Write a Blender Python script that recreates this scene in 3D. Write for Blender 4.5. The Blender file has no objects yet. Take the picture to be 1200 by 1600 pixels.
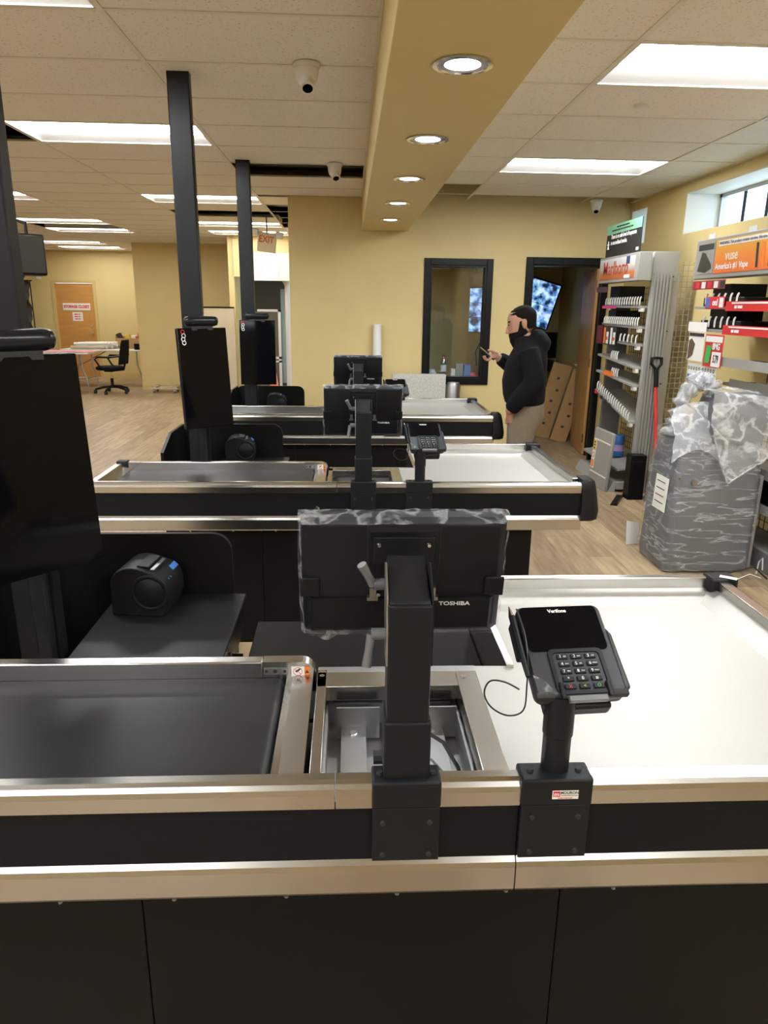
import bpy, bmesh, math, random
from mathutils import Matrix, Vector
random.seed(7)
SC = bpy.context.scene
COL = SC.collection
R = math.radians
PI = math.pi

# ------------------------------------------------------------------ camera
CAM_H = 1.62
PITCH, YAW, ROLL, FPX = R(16.01), R(2.84), R(0.75), 1115.0
fw = Vector((math.sin(YAW)*math.cos(PITCH), math.cos(YAW)*math.cos(PITCH), -math.sin(PITCH)))
r0 = Vector((math.cos(YAW), -math.sin(YAW), 0)); u0 = r0.cross(fw)
rr = r0*math.cos(ROLL)+u0*math.sin(ROLL); uu = -r0*math.sin(ROLL)+u0*math.cos(ROLL)
cam_d = bpy.data.cameras.new('camera'); cam = bpy.data.objects.new('camera', cam_d); COL.objects.link(cam)
cam_d.sensor_fit = 'HORIZONTAL'; cam_d.sensor_width = 36; cam_d.lens = FPX/1200*36
cam_d.clip_start = .02; cam_d.clip_end = 200
cam.matrix_world = Matrix(((rr.x, uu.x, -fw.x, 0), (rr.y, uu.y, -fw.y, 0), (rr.z, uu.z, -fw.z, CAM_H), (0, 0, 0, 1)))
SC.camera = cam
# ------------------------------------------------------------------ light
SC.view_settings.view_transform = 'Standard'; SC.view_settings.look = 'None'
SC.view_settings.gamma = 1; SC.view_settings.use_curve_mapping = False
SC.view_settings.exposure = 1.2
W = bpy.data.worlds.new('sky'); SC.world = W; W.use_nodes = True
bg = W.node_tree.nodes['Background']; bg.inputs[0].default_value = (.66, .83, 1, 1); bg.inputs[1].default_value = 2.0
TROFFER_W, DOWN_W, DOWN_LIGHT = 15.0, 9.0, 10.0

# ------------------------------------------------------------------ materials
def mat(name, col, rough=.5, metal=0., noise=None, bump=0., nscale=40., emit=None, spec=.5, stretch=None, rvar=0., aniso=0., coat=0.):
    m = bpy.data.materials.new(name); m.use_nodes = True
    nt = m.node_tree; b = nt.nodes['Principled BSDF']
    c = (*col, 1)
    b.inputs['Base Color'].default_value = c; b.inputs['Roughness'].default_value = rough
    b.inputs['Metallic'].default_value = metal; b.inputs['Specular IOR Level'].default_value = spec
    if coat: b.inputs['Coat Weight'].default_value = coat; b.inputs['Coat Roughness'].default_value = .05
    if aniso: b.inputs['Anisotropic'].default_value = aniso
    if emit:
        b.inputs['Emission Color'].default_value = (*emit[0], 1); b.inputs['Emission Strength'].default_value = emit[1]
    if noise or bump or rvar:
        tc = nt.nodes.new('ShaderNodeTexCoord'); mp = nt.nodes.new('ShaderNodeMapping')
        if stretch: mp.inputs['Scale'].default_value = stretch
        nz = nt.nodes.new('ShaderNodeTexNoise'); nz.inputs['Scale'].default_value = nscale; nz.inputs['Detail'].default_value = 4
        nt.links.new(tc.outputs['Object'], mp.inputs[0]); nt.links.new(mp.outputs[0], nz.inputs['Vector'])
        if noise:
            rp = nt.nodes.new('ShaderNodeValToRGB')
            rp.color_ramp.elements[0].position = .3; rp.color_ramp.elements[1].position = .7
            rp.color_ramp.elements[0].color = (*noise, 1); rp.color_ramp.elements[1].color = c
            nt.links.new(nz.outputs[0], rp.inputs[0]); nt.links.new(rp.outputs[0], b.inputs['Base Color'])
        if bump:
            bp = nt.nodes.new('ShaderNodeBump'); bp.inputs['Strength'].default_value = bump; bp.inputs['Distance'].default_value = .002
            nt.links.new(nz.outputs[0], bp.inputs['Height']); nt.links.new(bp.outputs[0], b.inputs['Normal'])
        if rvar:
            mr = nt.nodes.new('ShaderNodeMapRange'); mr.inputs[3].default_value = rough-rvar; mr.inputs[4].default_value = rough+rvar
            nt.links.new(nz.outputs[0], mr.inputs[0]); nt.links.new(mr.outputs[0], b.inputs['Roughness'])
    return m

def emat(name, col, s):
    return mat(name, (0, 0, 0), .5, emit=(col, s))

Mt = {}
Mt['wall'] = mat('wall_paint', (.66, .53, .25), .55, noise=(.635, .505, .235), nscale=3, bump=.03)
Mt['beam'] = mat('beam_paint', (.66, .53, .25), .5, noise=(.635, .505, .235), nscale=2)
Mt['tile'] = mat('ceiling_tile_fibre', (.78, .755, .70), .9, noise=(.48, .45, .40), nscale=95, bump=.25)
# keep pits small: shift ramp
for e, p in zip(Mt['tile'].node_tree.nodes['Color Ramp'].color_ramp.elements if 'Color Ramp' in Mt['tile'].node_tree.nodes else [], (.30, .40)): e.position = p
Mt['tee'] = mat('tee_enamel', (.70, .66, .58), .5)
Mt['plenum'] = mat('plenum_dark', (.03, .032, .04), .9)
Mt['white'] = mat('white_enamel', (.78, .78, .77), .4)
Mt['white_plastic'] = mat('white_plastic', (.72, .70, .66), .35)
Mt['steel'] = mat('brushed_steel', (.50, .49, .465), .22, 1)
Mt['steel_deck'] = mat('brushed_deck', (.50, .49, .465), .50, 1, nscale=60, stretch=(.5, 12, 30), rvar=.05)
Mt['galv'] = mat('galvanised', (.46, .465, .47), .38, 1, noise=(.40, .405, .41), nscale=14)
Mt['black'] = mat('black_laminate', (0.0060, 0.0060, 0.0070), .45, bump=.12, nscale=300, spec=.2)
Mt['apron'] = mat('charcoal_laminate', (0.0095, 0.0099, 0.0113), .42, bump=.25, nscale=90, stretch=(.3, 3, 3), spec=.1)
Mt['panel'] = mat('charcoal_panel', (0.0085, 0.0083, 0.0080), .38, spec=.1)
Mt['belt'] = mat('belt_rubber', (0.0240, 0.0240, 0.0264), .36, noise=(.021, .021, .0235), nscale=6, spec=.2)
Mt['cap'] = mat('black_corner_plastic', (0.0110, 0.0115, 0.0130), .38, spec=.2)
Mt['postm'] = mat('black_powder_coat', (0.0132, 0.0138, 0.0165), .36, bump=.1, nscale=200, noise=(.011, .0115, .0138), spec=.2)
Mt['arm'] = mat('satin_black_tube', (0.0110, 0.0120, 0.0140), .42, bump=.1, nscale=250, spec=.2)
Mt['mon'] = mat('monitor_plastic', (0.0085, 0.0095, 0.0120), .38, bump=.08, nscale=300, spec=.2)
Mt['glass_black'] = mat('black_screen', (.003, .003, .004), .06, spec=.09)
Mt['kiosk'] = mat('kiosk_shell', (0.0060, 0.0072, 0.0102), .25, spec=.2)
Mt['teal'] = mat('scanner_bar_plastic', (0.011, 0.012, 0.014), .22, spec=.2)
Mt['term'] = mat('terminal_plastic', (0.037, 0.039, 0.043), .36, bump=.06, nscale=300, spec=.2)
Mt['lever'] = mat('lever_grey', (.13, .13, .135), .4)
Mt['key'] = mat('terminal_key', (0.0084, 0.0090, 0.0108), .4, spec=.2)
Mt['print'] = mat('printer_plastic', (0.0120, 0.0120, 0.0132), .42, bump=.15, nscale=350, spec=.2)
Mt['ink_w'] = mat('white_ink', (.82, .82, .82), .5)
Mt['ink_k'] = mat('black_ink', (.02, .02, .02), .6)
Mt['ink_r'] = mat('red_ink', (.65, .03, .04), .5)
Mt['ink_g'] = mat('green_ink', (.05, .45, .10), .5)
Mt['ink_y'] = mat('yellow_ink', (.75, .55, .04), .5)
Mt['ink_o'] = mat('orange_ink', (.85, .20, .03), .5)
Mt['ink_o2'] = mat('sign_orange_red', (.55, .09, .02), .5)
Mt['ink_b'] = mat('blue_ink', (.05, .18, .55), .5)
Mt['paper'] = mat('paper', (.80, .79, .76), .8)
Mt['chrome'] = mat('chrome', (.75, .75, .76), .15, 1)
Mt['dull'] = mat('dull_metal', (.35, .36, .37), .4, 1)
Mt['wood'] = mat('oak_veneer', (.56, .31, .10), .45, noise=(.42, .21, .06), nscale=6, stretch=(5, 5, .35))
Mt['door2'] = mat('door_veneer', (.58, .30, .085), .45, noise=(.50, .25, .065), nscale=4, stretch=(.6, 4, 4))
Mt['blackwood'] = mat('black_frame_paint', (0.0050, 0.0050, 0.0060), .35, spec=.2)
Mt['grey'] = mat('fixture_grey', (.32, .31, .29), .45)
Mt['greyd'] = mat('fixture_grey_dark', (.16, .16, .16), .5)
Mt['wire'] = mat('wire_black', (.03, .028, .025), .5)
Mt['wirew'] = mat('wire_tan', (.40, .36, .28), .5)
Mt['card'] = mat('cardboard', (.46, .27, .11), .85, noise=(.42, .245, .10), nscale=20)
Mt['hoodie'] = mat('black_fleece', (0.0036, 0.0036, 0.0048), .9, bump=.5, nscale=120, spec=.2)
Mt['pants'] = mat('khaki_twill', (.185, .145, .105), .85, bump=.4, nscale=60, noise=(.155, .12, .085))
Mt['skin'] = mat('skin', (.42, .22, .14), .5)
Mt['hair'] = mat('dark_hair', (0.0064, 0.0048, 0.0040), .85, bump=.6, nscale=200, spec=.15)
Mt['tub'] = mat('grey_moulded_plastic', (.125, .132, .14), .45, noise=(.105, .11, .118), nscale=4)
Mt['slab'] = mat('speckled_stone', (.66, .65, .61), .5, noise=(.45, .44, .40), nscale=60)
Mt['tan'] = mat('beige_panel', (.50, .44, .32), .6)
Mt['bright'] = mat('white_frame', (.62, .61, .59), .5)
Mt['cableb'] = mat('cable_black', (.012, .012, .012), .45)
Mt['cablew'] = mat('cable_white', (.7, .7, .68), .5)
Mt['rubber'] = mat('dark_rubber', (.02, .02, .02), .7)
Mt['red'] = mat('red_paint', (.62, .03, .035), .4)
Mt['navy'] = mat('blue_plastic', (.03, .14, .42), .4)

def film(name, a, rough=.25, scale=9., stretch=(1, 1, 1), tint=(.9, .93, .96), ridge=.05, rot=(0, 0, 0)):
    m = bpy.data.materials.new(name); m.use_nodes = True; nt = m.node_tree; nt.nodes.clear()
    out = nt.nodes.new('ShaderNodeOutputMaterial'); mx = nt.nodes.new('ShaderNodeMixShader')
    tr = nt.nodes.new('ShaderNodeBsdfTransparent'); p = nt.nodes.new('ShaderNodeBsdfPrincipled')
    p.inputs['Base Color'].default_value = (*tint, 1); p.inputs['Roughness'].default_value = rough
    tc = nt.nodes.new('ShaderNodeTexCoord'); mp = nt.nodes.new('ShaderNodeMapping'); mp.inputs['Scale'].default_value = stretch; mp.inputs['Rotation'].default_value = rot
    nz = nt.nodes.new('ShaderNodeTexNoise'); nz.inputs['Scale'].default_value = scale; nz.inputs['Detail'].default_value = 5
    nz.inputs['Distortion'].default_value = .35
    sb = nt.nodes.new('ShaderNodeMath'); sb.operation = 'SUBTRACT'; sb.inputs[1].default_value = .5
    ab = nt.nodes.new('ShaderNodeMath'); ab.operation = 'ABSOLUTE'
    nt.links.new(nz.outputs[0], sb.inputs[0]); nt.links.new(sb.outputs[0], ab.inputs[0])
    rp = nt.nodes.new('ShaderNodeMapRange'); rp.inputs[1].default_value = .0; rp.inputs[2].default_value = ridge
    rp.inputs[3].default_value = a[1]; rp.inputs[4].default_value = a[0]
    bp = nt.nodes.new('ShaderNodeBump'); bp.inputs['Strength'].default_value = .9; bp.inputs['Distance'].default_value = .02
    L = nt.links.new
    L(tc.outputs['Object'], mp.inputs[0]); L(mp.outputs[0], nz.inputs['Vector']); L(ab.outputs[0], rp.inputs[0])
    L(nz.outputs[0], bp.inputs['Height']); L(bp.outputs[0], p.inputs['Normal'])
    L(rp.outputs[0], mx.inputs[0]); L(tr.outputs[0], mx.inputs[1]); L(p.outputs[0], mx.inputs[2]); L(mx.outputs[0], out.inputs[0])
    return m
Mt['film'] = film('clear_plastic_film', (.03, .26), .15, 16)
Mt['film2'] = film('machine_wrap_film', (.06, .34), .16, 4.5, (.7, .9, 4), ridge=.03, rot=(0, R(28), 0))
Mt['film3'] = film('milky_bag_film', (.40, .85), .25, 8, (1, 1, 1), (.55, .57, .60))

def glassm(name, col=(1, 1, 1), a=.12):
    m = bpy.data.materials.new(name); m.use_nodes = True; nt = m.node_tree; nt.nodes.clear()
    out = nt.nodes.new('ShaderNodeOutputMaterial'); mx = nt.nodes.new('ShaderNodeMixShader'); mx.inputs[0].default_value = a
    tr = nt.nodes.new('ShaderNodeBsdfTransparent'); tr.inputs[0].default_value = (*col, 1)
    g = nt.nodes.new('ShaderNodeBsdfGlossy'); g.inputs['Roughness'].default_value = .02
    nt.links.new(tr.outputs[0], mx.inputs[1]); nt.links.new(g.outputs[0], mx.inputs[2]); nt.links.new(mx.outputs[0], out.inputs[0])
    return m
Mt['glass'] = glassm('window_glass', (.93, .97, 1), .08)
Mt['bottle'] = glassm('clear_bottle', (.92, .95, .97), .25)

def floor_mat(name, per_object):
    m = bpy.data.materials.new(name); m.use_nodes = True; nt = m.node_tree; b = nt.nodes['Principled BSDF']; L = nt.links.new
    b.inputs['Roughness'].default_value = .42
    tc = nt.nodes.new('ShaderNodeTexCoord'); mp = nt.nodes.new('ShaderNodeMapping')
    ge = nt.nodes.new('ShaderNodeNewGeometry')
    L(ge.outputs['Position'], mp.inputs[0])
    nz = nt.nodes.new('ShaderNodeTexNoise'); nz.inputs['Scale'].default_value = 3; nz.inputs['Detail'].default_value = 6
    mp.inputs['Scale'].default_value = (9, .9, 1); L(mp.outputs[0], nz.inputs['Vector'])
    rp = nt.nodes.new('ShaderNodeValToRGB'); rp.color_ramp.elements[0].position = .32; rp.color_ramp.elements[1].position = .70
    rp.color_ramp.elements[0].color = (.27, .19, .115, 1); rp.color_ramp.elements[1].color = (.45, .35, .225, 1)
    L(nz.outputs[0], rp.inputs[0])
    mixn = nt.nodes.new('ShaderNodeMix'); mixn.data_type = 'RGBA'; mixn.blend_type = 'MULTIPLY'; mixn.inputs[0].default_value = 1
    L(rp.outputs[0], mixn.inputs[6])
    r2 = nt.nodes.new('ShaderNodeValToRGB')
    r2.color_ramp.elements[0].color = (.78, .74, .72, 1); r2.color_ramp.elements[1].color = (1.12, 1.10, 1.05, 1)
    if per_object:
        oi = nt.nodes.new('ShaderNodeObjectInfo'); L(oi.outputs['Random'], r2.inputs[0])
    else:
        bk = nt.nodes.new('ShaderNodeTexBrick'); m2 = nt.nodes.new('ShaderNodeMapping'); m2.inputs['Rotation'].default_value = (0, 0, PI/2)
        L(ge.outputs['Position'], m2.inputs[0]); L(m2.outputs[0], bk.inputs['Vector'])
        bk.inputs['Scale'].default_value = 1; bk.inputs['Brick Width'].default_value = 1.22; bk.inputs['Row Height'].default_value = .18
        bk.inputs['Mortar Size'].default_value = .002; bk.inputs['Color1'].default_value = (0, 0, 0, 1); bk.inputs['Color2'].default_value = (1, 1, 1, 1)
        bk.inputs['Mortar'].default_value = (.1, .1, .1, 1)
        L(bk.outputs['Color'], r2.inputs[0])
    L(r2.outputs[0], mixn.inputs[7]); L(mixn.outputs[2], b.inputs['Base Color'])
    return m
Mt['floor'] = floor_mat('vinyl_plank_floor', False)
Mt['plank'] = floor_mat('vinyl_plank', True)

def ramp_mat(name, axis, stops, rough=.5, scale=1., offset=0., emit=0.):
    """flat print: colour bands along one local axis"""
    m = bpy.data.materials.new(name); m.use_nodes = True; nt = m.node_tree; b = nt.nodes['Principled BSDF']; L = nt.links.new
    tc = nt.nodes.new('ShaderNodeTexCoord'); sx = nt.nodes.new('ShaderNodeSeparateXYZ'); L(tc.outputs['Generated'], sx.inputs[0])
    rp = nt.nodes.new('ShaderNodeValToRGB'); els = rp.color_ramp.elements
    while len(els) < len(stops): els.new(.5)
    for e, (p, c) in zip(els, stops): e.position = p; e.color = (*c, 1)
    L(sx.outputs[axis], rp.inputs[0]); L(rp.outputs[0], b.inputs['Base Color']); b.inputs['Roughness'].default_value = rough
    return m
Mt['vape_ad'] = ramp_mat('orange_gradient_print', 2, [(0, (.75, .16, .03)), (.45, (.80, .25, .03)), (1, (.72, .42, .03))])
Mt['sunset_ad'] = ramp_mat('sunset_print', 2, [(0, (.42, .12, .04)), (.28, (.55, .17, .05)), (.36, (.30, .26, .24)), (.55, (.52, .46, .40)), (1, (.62, .66, .72))])

def cctv_mat(name, seed):
    m = bpy.data.materials.new(name); m.use_nodes = True; nt = m.node_tree; b = nt.nodes['Principled BSDF']; L = nt.links.new
    b.inputs['Base Color'].default_value = (0, 0, 0, 1); b.inputs['Roughness'].default_value = .1
    tc = nt.nodes.new('ShaderNodeTexCoord'); mp = nt.nodes.new('ShaderNodeMapping'); mp.inputs['Location'].default_value = (seed, seed*.7, 0)
    v = nt.nodes.new('ShaderNodeTexVoronoi'); v.inputs['Scale'].default_value = 7; L(tc.outputs['Object'], mp.inputs[0]); L(mp.outputs[0], v.inputs['Vector'])
    n = nt.nodes.new('ShaderNodeTexNoise'); n.inputs['Scale'].default_value = 11; n.inputs['Detail'].default_value = 3; L(mp.outputs[0], n.inputs['Vector'])
    rp = nt.nodes.new('ShaderNodeValToRGB'); e = rp.color_ramp.elements
    e[0].position = .38; e[0].color = (.01, .02, .06, 1); e[1].position = .62; e[1].color = (.55, .75, 1, 1)
    e2 = e.new(.5); e2.color = (.12, .30, .62, 1)
    L(n.outputs[0], rp.inputs[0])
    mx = nt.nodes.new('ShaderNodeMix'); mx.data_type = 'RGBA'; mx.blend_type = 'MULTIPLY'; mx.inputs[0].default_value = .2
    L(rp.outputs[0], mx.inputs[6]); L(v.outputs['Color'], mx.inputs[7])
    L(mx.outputs[2], b.inputs['Emission Color']); b.inputs['Emission Strength'].default_value = .6
    return m
Mt['cctv'] = cctv_mat('camera_feed_picture', 3.1); Mt['cctv2'] = cctv_mat('camera_feed_picture_wide', 8.3)
Mt['troffer_on'] = emat('lit_tube_lens', (.95, .98, 1), TROFFER_W)
Mt['down_cone'] = Mt['chrome']
Mt['troffer_far'] = emat('lit_tube_lens_dimmed', (1, .97, .90), TROFFER_W*.5)  # same lamps, emission turned down with distance to tune the far brightness
Mt['down_on'] = emat('lit_downlight', (.80, .93, 1), DOWN_W)

# ------------------------------------------------------------------ mesh helpers
def frame(o, right, up):
    x = Vector(right).normalized(); y = Vector(up).normalized(); z = x.cross(y)
    return Matrix(((x.x, y.x, z.x, o[0]), (x.y, y.y, z.y, o[1]), (x.z, y.z, z.z, o[2]), (0, 0, 0, 1)))

class MB:
    def __init__(s, xf=None): s.v = []; s.f = []; s.xf = xf
    def add(s, vs, fs, xf=None):
        n = len(s.v); X = xf if xf is not None else s.xf
        for p in vs: s.v.append((X @ Vector(p)) if X is not None else Vector(p))
        s.f += [tuple(i+n for i in f) for f in fs]; return s
    def box(s, x0, x1, y0, y1, z0, z1, xf=None):
        return s.add([(x0,y0,z0),(x1,y0,z0),(x1,y1,z0),(x0,y1,z0),(x0,y0,z1),(x1,y0,z1),(x1,y1,z1),(x0,y1,z1)],
              [(0,3,2,1),(4,5,6,7),(0,1,5,4),(1,2,6,5),(2,3,7,6),(3,0,4,7)], xf)
    def prism(s, poly, axis, a, b, xf=None):
        """poly: 2D points in the other two axes (in cyclic order xyz), extruded along axis a..b"""
        n = len(poly); vs = []
        for t in (a, b):
            for p in poly:
                vs.append((t, p[0], p[1]) if axis == 0 else (p[0], t, p[1]) if axis == 1 else (p[0], p[1], t))
        fs = [(i, (i+1) % n, (i+1) % n+n, i+n) for i in range(n)]+[tuple(range(n))[::-1], tuple(range(n, 2*n))]
        return s.add(vs, fs, xf)
    def cyl(s, p, q, r, r2=None, n=16, xf=None):
        p = Vector(p); q = Vector(q); r2 = r if r2 is None else r2
        d = (q-p).normalized(); a = d.orthogonal().normalized(); b = d.cross(a)
        vs = []
        for c, rad in ((p, r), (q, r2)):
            for i in range(n):
                t = 2*PI*i/n; vs.append(c+a*rad*math.cos(t)+b*rad*math.sin(t))
        fs = [(i, (i+1) % n, (i+1) % n+n, i+n) for i in range(n)]+[tuple(range(n))[::-1], tuple(range(n, 2*n))]
        return s.add(vs, fs, xf)
    def lathe(s, prof, c=(0, 0, 0), n=24, xf=None):
        vs = []; m = len(prof)
        for i in range(n):
            t = 2*PI*i/n
            for r, z in prof: vs.append((c[0]+r*math.cos(t), c[1]+r*math.sin(t), c[2]+z))
        fs = [(i*m+j, ((i+1) % n)*m+j, ((i+1) % n)*m+j+1, i*m+j+1) for i in range(n) for j in range(m-1)]
        return s.add(vs, fs, xf)
    def tube(s, pts, r, n=8, xf=None):
        pts = [Vector(p) for p in pts]; rs = r if isinstance(r, (list, tuple)) else [r]*len(pts)
        vs = []; prev = None
        for i, p in enumerate(pts):
            d = (pts[min(i+1, len(pts)-1)]-pts[max(i-1, 0)]).normalized()
            if prev is None: a = d.orthogonal().normalized()
            else:
                a = prev-d*prev.dot(d)
                a = a.normalized() if a.length > 1e-6 else d.orthogonal().normalized()
            prev = a; b = d.cross(a)
            for k in range(n):
                t = 2*PI*k/n; vs.append(p+(a*math.cos(t)+b*math.sin(t))*rs[i])
        m = len(pts)
        fs = [(i*n+k, i*n+(k+1) % n, (i+1)*n+(k+1) % n, (i+1)*n+k) for i in range(m-1) for k in range(n)]
        fs += [tuple(range(n))[::-1], tuple(range((m-1)*n, m*n))]
        return s.add(vs, fs, xf)
    def loft(s, rings, xf=None, cap=True):
        n = len(rings[0]); vs = [p for r in rings for p in r]; m = len(rings)
        fs = [(i*n+k, i*n+(k+1) % n, (i+1)*n+(k+1) % n, (i+1)*n+k) for i in range(m-1) for k in range(n)]
        if cap: fs += [tuple(range(n))[::-1], tuple(range((m-1)*n, m*n))]
        return s.add(vs, fs, xf)
    def grid(s, fn, nu, nv, xf=None):
        vs = [fn(i/(nu-1), j/(nv-1)) for i in range(nu) for j in range(nv)]
        fs = [(i*nv+j, (i+1)*nv+j, (i+1)*nv+j+1, i*nv+j+1) for i in range(nu-1) for j in range(nv-1)]
        return s.add(vs, fs, xf)
    def build(s, name, m, parent=None, bevel=0, smooth=False, seg=2, angle=40):
        me = bpy.data.meshes.new(name)
        inv = world_of(parent).inverted() if parent is not None else None
        org = None
        vs = [inv @ p for p in s.v] if inv is not None else s.v
        me.from_pydata([tuple(p) for p in vs], [], s.f)
        bm = bmesh.new(); bm.from_mesh(me); bmesh.ops.recalc_face_normals(bm, faces=bm.faces); bm.to_mesh(me); bm.free()
        o = bpy.data.objects.new(name, me); COL.objects.link(o)
        me.materials.append(Mt[m] if isinstance(m, str) else m)
        if parent is not None: o.parent = parent
        if bevel:
            bv = o.modifiers.new('bevel', 'BEVEL'); bv.width = bevel; bv.segments = seg; bv.limit_method = 'ANGLE'; bv.angle_limit = R(35)
        if smooth or bevel:
            for p in me.polygons: p.use_smooth = True
            me.set_sharp_from_angle(angle=R(angle))
        return o

def world_of(o):
    m = o.matrix_basis.copy()
    while o.parent is not None:
        o = o.parent; m = o.matrix_basis @ m
    return m

def tag(o, label=None, cat=None, group=None, kind=None):
    if label: o['label'] = label
    if cat: o['category'] = cat
    if group: o['group'] = group
    if kind: o['kind'] = kind
    return o

def thing(name, label, cat, loc=(0, 0, 0), rotz=0, group=None):
    o = bpy.data.objects.new(name, None); COL.objects.link(o); o.empty_display_size = .1
    o.location = loc; o.rotation_euler = (0, 0, rotz)
    o.matrix_basis = Matrix.Translation(loc) @ Matrix.Rotation(rotz, 4, 'Z')
    return tag(o, label, cat, group)

def copy_tree(o, parent=None):
    c = o.copy(); COL.objects.link(c); c.parent = parent
    for ch in list(o.children):
        if ch.name in COL.objects: copy_tree(ch, c)
    return c

def place_copy(root, delta, label, rotz=None):
    c = copy_tree(root); c.location = Vector(root.location)+Vector(delta); c['label'] = label
    if rotz is not None: c.rotation_euler = (0, 0, rotz)
    return c

def text(name, body, size, xf, m, parent, align='CENTER', sx=1., extr=.0004, shear=0., bold=0.):
    cu = bpy.data.curves.new(name, 'FONT'); cu.body = body; cu.size = size; cu.align_x = align; cu.align_y = 'CENTER'
    cu.extrude = extr; cu.shear = shear; cu.offset = bold; cu.resolution_u = 3
    ob = bpy.data.objects.new(name, cu)
    me = bpy.data.meshes.new_from_object(ob)
    bpy.data.objects.remove(ob)
    mb = MB(); mb.add([(v.co.x*sx, v.co.y, v.co.z) for v in me.vertices], [tuple(p.vertices) for p in me.polygons], xf)
    bpy.data.meshes.remove(me)
    return mb.build(name, m, parent)

def bars(name, xf, rows, m, parent):
    """print too small to read: short broken strokes, one row per (x0, x1, y, height)"""
    mb = MB(xf); rn = random.Random(len(rows)*7+1)
    for x0, x1, y, h in rows:
        x = x0; w = h*1.6
        while x < x1:
            e = min(x1, x+w*rn.uniform(.8, 2.2)); mb.box(x, e, y-h/2, y+h/2, 0, .0003); x = e+h*.5
    return mb.build(name, m, parent)

def sol(o, t, off=0):
    md = o.modifiers.new('solid', 'SOLIDIFY'); md.thickness = t; md.offset = off; return o

def proj(p):
    d = Vector(p)-Vector((0, 0, CAM_H)); z = d.dot(fw)
    if z < .05: return None
    return 600+FPX*d.dot(rr)/z, 800-FPX*d.dot(uu)/z

# ------------------------------------------------------------------ setting
ZC = 2.71; YB = 8.0; XW = 2.97; XL = -8.2; YFAR = 16.7; YN = -6.0
BX0, BX1, BZ = .126, .611, 2.39          # soffit beam

floor = tag(MB().box(XL, 3.6, YN, 18, -.1, 0).build('floor', 'floor'), kind='structure')
# planks: the ones that show largest are objects
pl_me = MB().box(.0008, .1792, .0008, 1.2192, .0002, .0022)
cand = []
ix0 = int(-8.2/.18)
for ix in range(ix0, 17):
    x = ix*.18
    off = ((ix*37) % 11)/11*1.22
    for iy in range(0, 14):
        y = 1.2+iy*1.22-off
        cx, cy = x+.09, y+.61
        q = proj((cx, cy, 0))
        if not q or not (-40 < q[0] < 1240 and 560 < q[1] < 930): continue
        if -.85 < cx < .80 and cy < 6.2: continue
        if cx > 2.8 or (cy+.61 > YB and cx > -.8) or cy+.61 > 13.6: continue
        cand.append((cx*cx+cy*cy, x, y))
cand.sort()
plank_mesh = None
for d, x, y in cand[:285]:
    if plank_mesh is None:
        o = pl_me.build('floor_plank', 'plank'); plank_mesh = o.data
    else:
        o = bpy.data.objects.new('floor_plank', plank_mesh); COL.objects.link(o)
    o.location = (x, y, 0); o.parent = floor
rest = MB()
for d, x, y in cand[285:]: rest.box(x+.0008, x+.1792, y+.0008, y+1.2192, .0002, .0022)
if rest.v: tag(rest.build('floor_planks_far', 'floor', floor), kind='stuff')

# back wall with window opening and doorway
WX0, WX1, WZ0, WZ1 = .86, 1.465, .87, 2.06
DX0, DX1, DZ = 1.96, 2.72, 2.08
w = MB()
T = .12
w.box(-.64, WX0, YB, YB+T, 0, 3.0).box(WX1, DX0, YB, YB+T, 0, 3.0).box(DX1, 3.3, YB, YB+T, 0, 3.0)
w.box(WX0, WX1, YB, YB+T, 0, WZ0).box(WX0, WX1, YB, YB+T, WZ1, 3.0).box(DX0, DX1, YB, YB+T, DZ, 3.0)
wall_back = tag(w.build('wall_back', 'wall'), kind='structure')
# side return of the back wall towards the entrance
tag(MB().box(-.64, -.52, YB+T, 12.55, 0, 3.0).build('wall_entry', 'wall'), kind='structure')
# right wall with clerestory windows
wins = [(.6, 3.3), (3.75, 6.69), (7.56, 7.97)]
w = MB(); WL, WH = 2.28, 2.62; TR = .38
w.box(XW, XW+TR, YN, 10.6, 0, WL).box(XW, XW+TR, YN, 10.6, WH, 3.0)
ys = [YN]+[t for a in wins for t in a]+[10.6]
for i in range(0, len(ys), 2): w.box(XW, XW+TR, ys[i], ys[i+1], WL, WH)
tag(w.build('wall_right', 'wall'), kind='structure')
Mt['reveal'] = mat('white_reveal_paint', (.72, .72, .66), .5)
Mt['winframe'] = mat('window_aluminium', (.48, .48, .48), .35, .6)
for i, (a, b) in enumerate(wins):
    wn = tag(bpy.data.objects.new('window_right_offscreen' if b < 3.5 else 'window_%d' % i, None), kind='structure'); COL.objects.link(wn)
    wn.matrix_basis = Matrix.Translation((XW, (a+b)/2, WL)); wn.location = (XW, (a+b)/2, WL)
    xo = XW+.30
    MB().box(xo, xo+.05, a, b, WL, WL+.03).box(xo, xo+.05, a, b, WH-.035, WH).box(xo, xo+.05, a, a+.04, WL, WH).box(xo, xo+.05, b-.04, b, WL, WH).build('window_frame', 'winframe', wn)
    MB().box(XW+.005, XW+.30, b-.006, b, WL, WH).box(XW+.005, XW+.30, a, a+.006, WL, WH).box(XW+.005, XW+.30, a, b, WH-.006, WH).build('window_reveal', 'reveal', wn)
    n = max(1, round((b-a)/.36))
    for k in range(n):
        p0 = a+.04+(b-a-.08)*k/n; p1 = a+.04+(b-a-.08)*(k+1)/n
        MB().box(xo+.018, xo+.024, p0, p1, WL+.03, WH-.035).build('window_pane', 'glass', wn)
        if k: MB().box(xo+.01, xo+.032, p0-.006, p0+.006, WL+.03, WH-.035).build('window_mullion', 'blackwood', wn)

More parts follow.
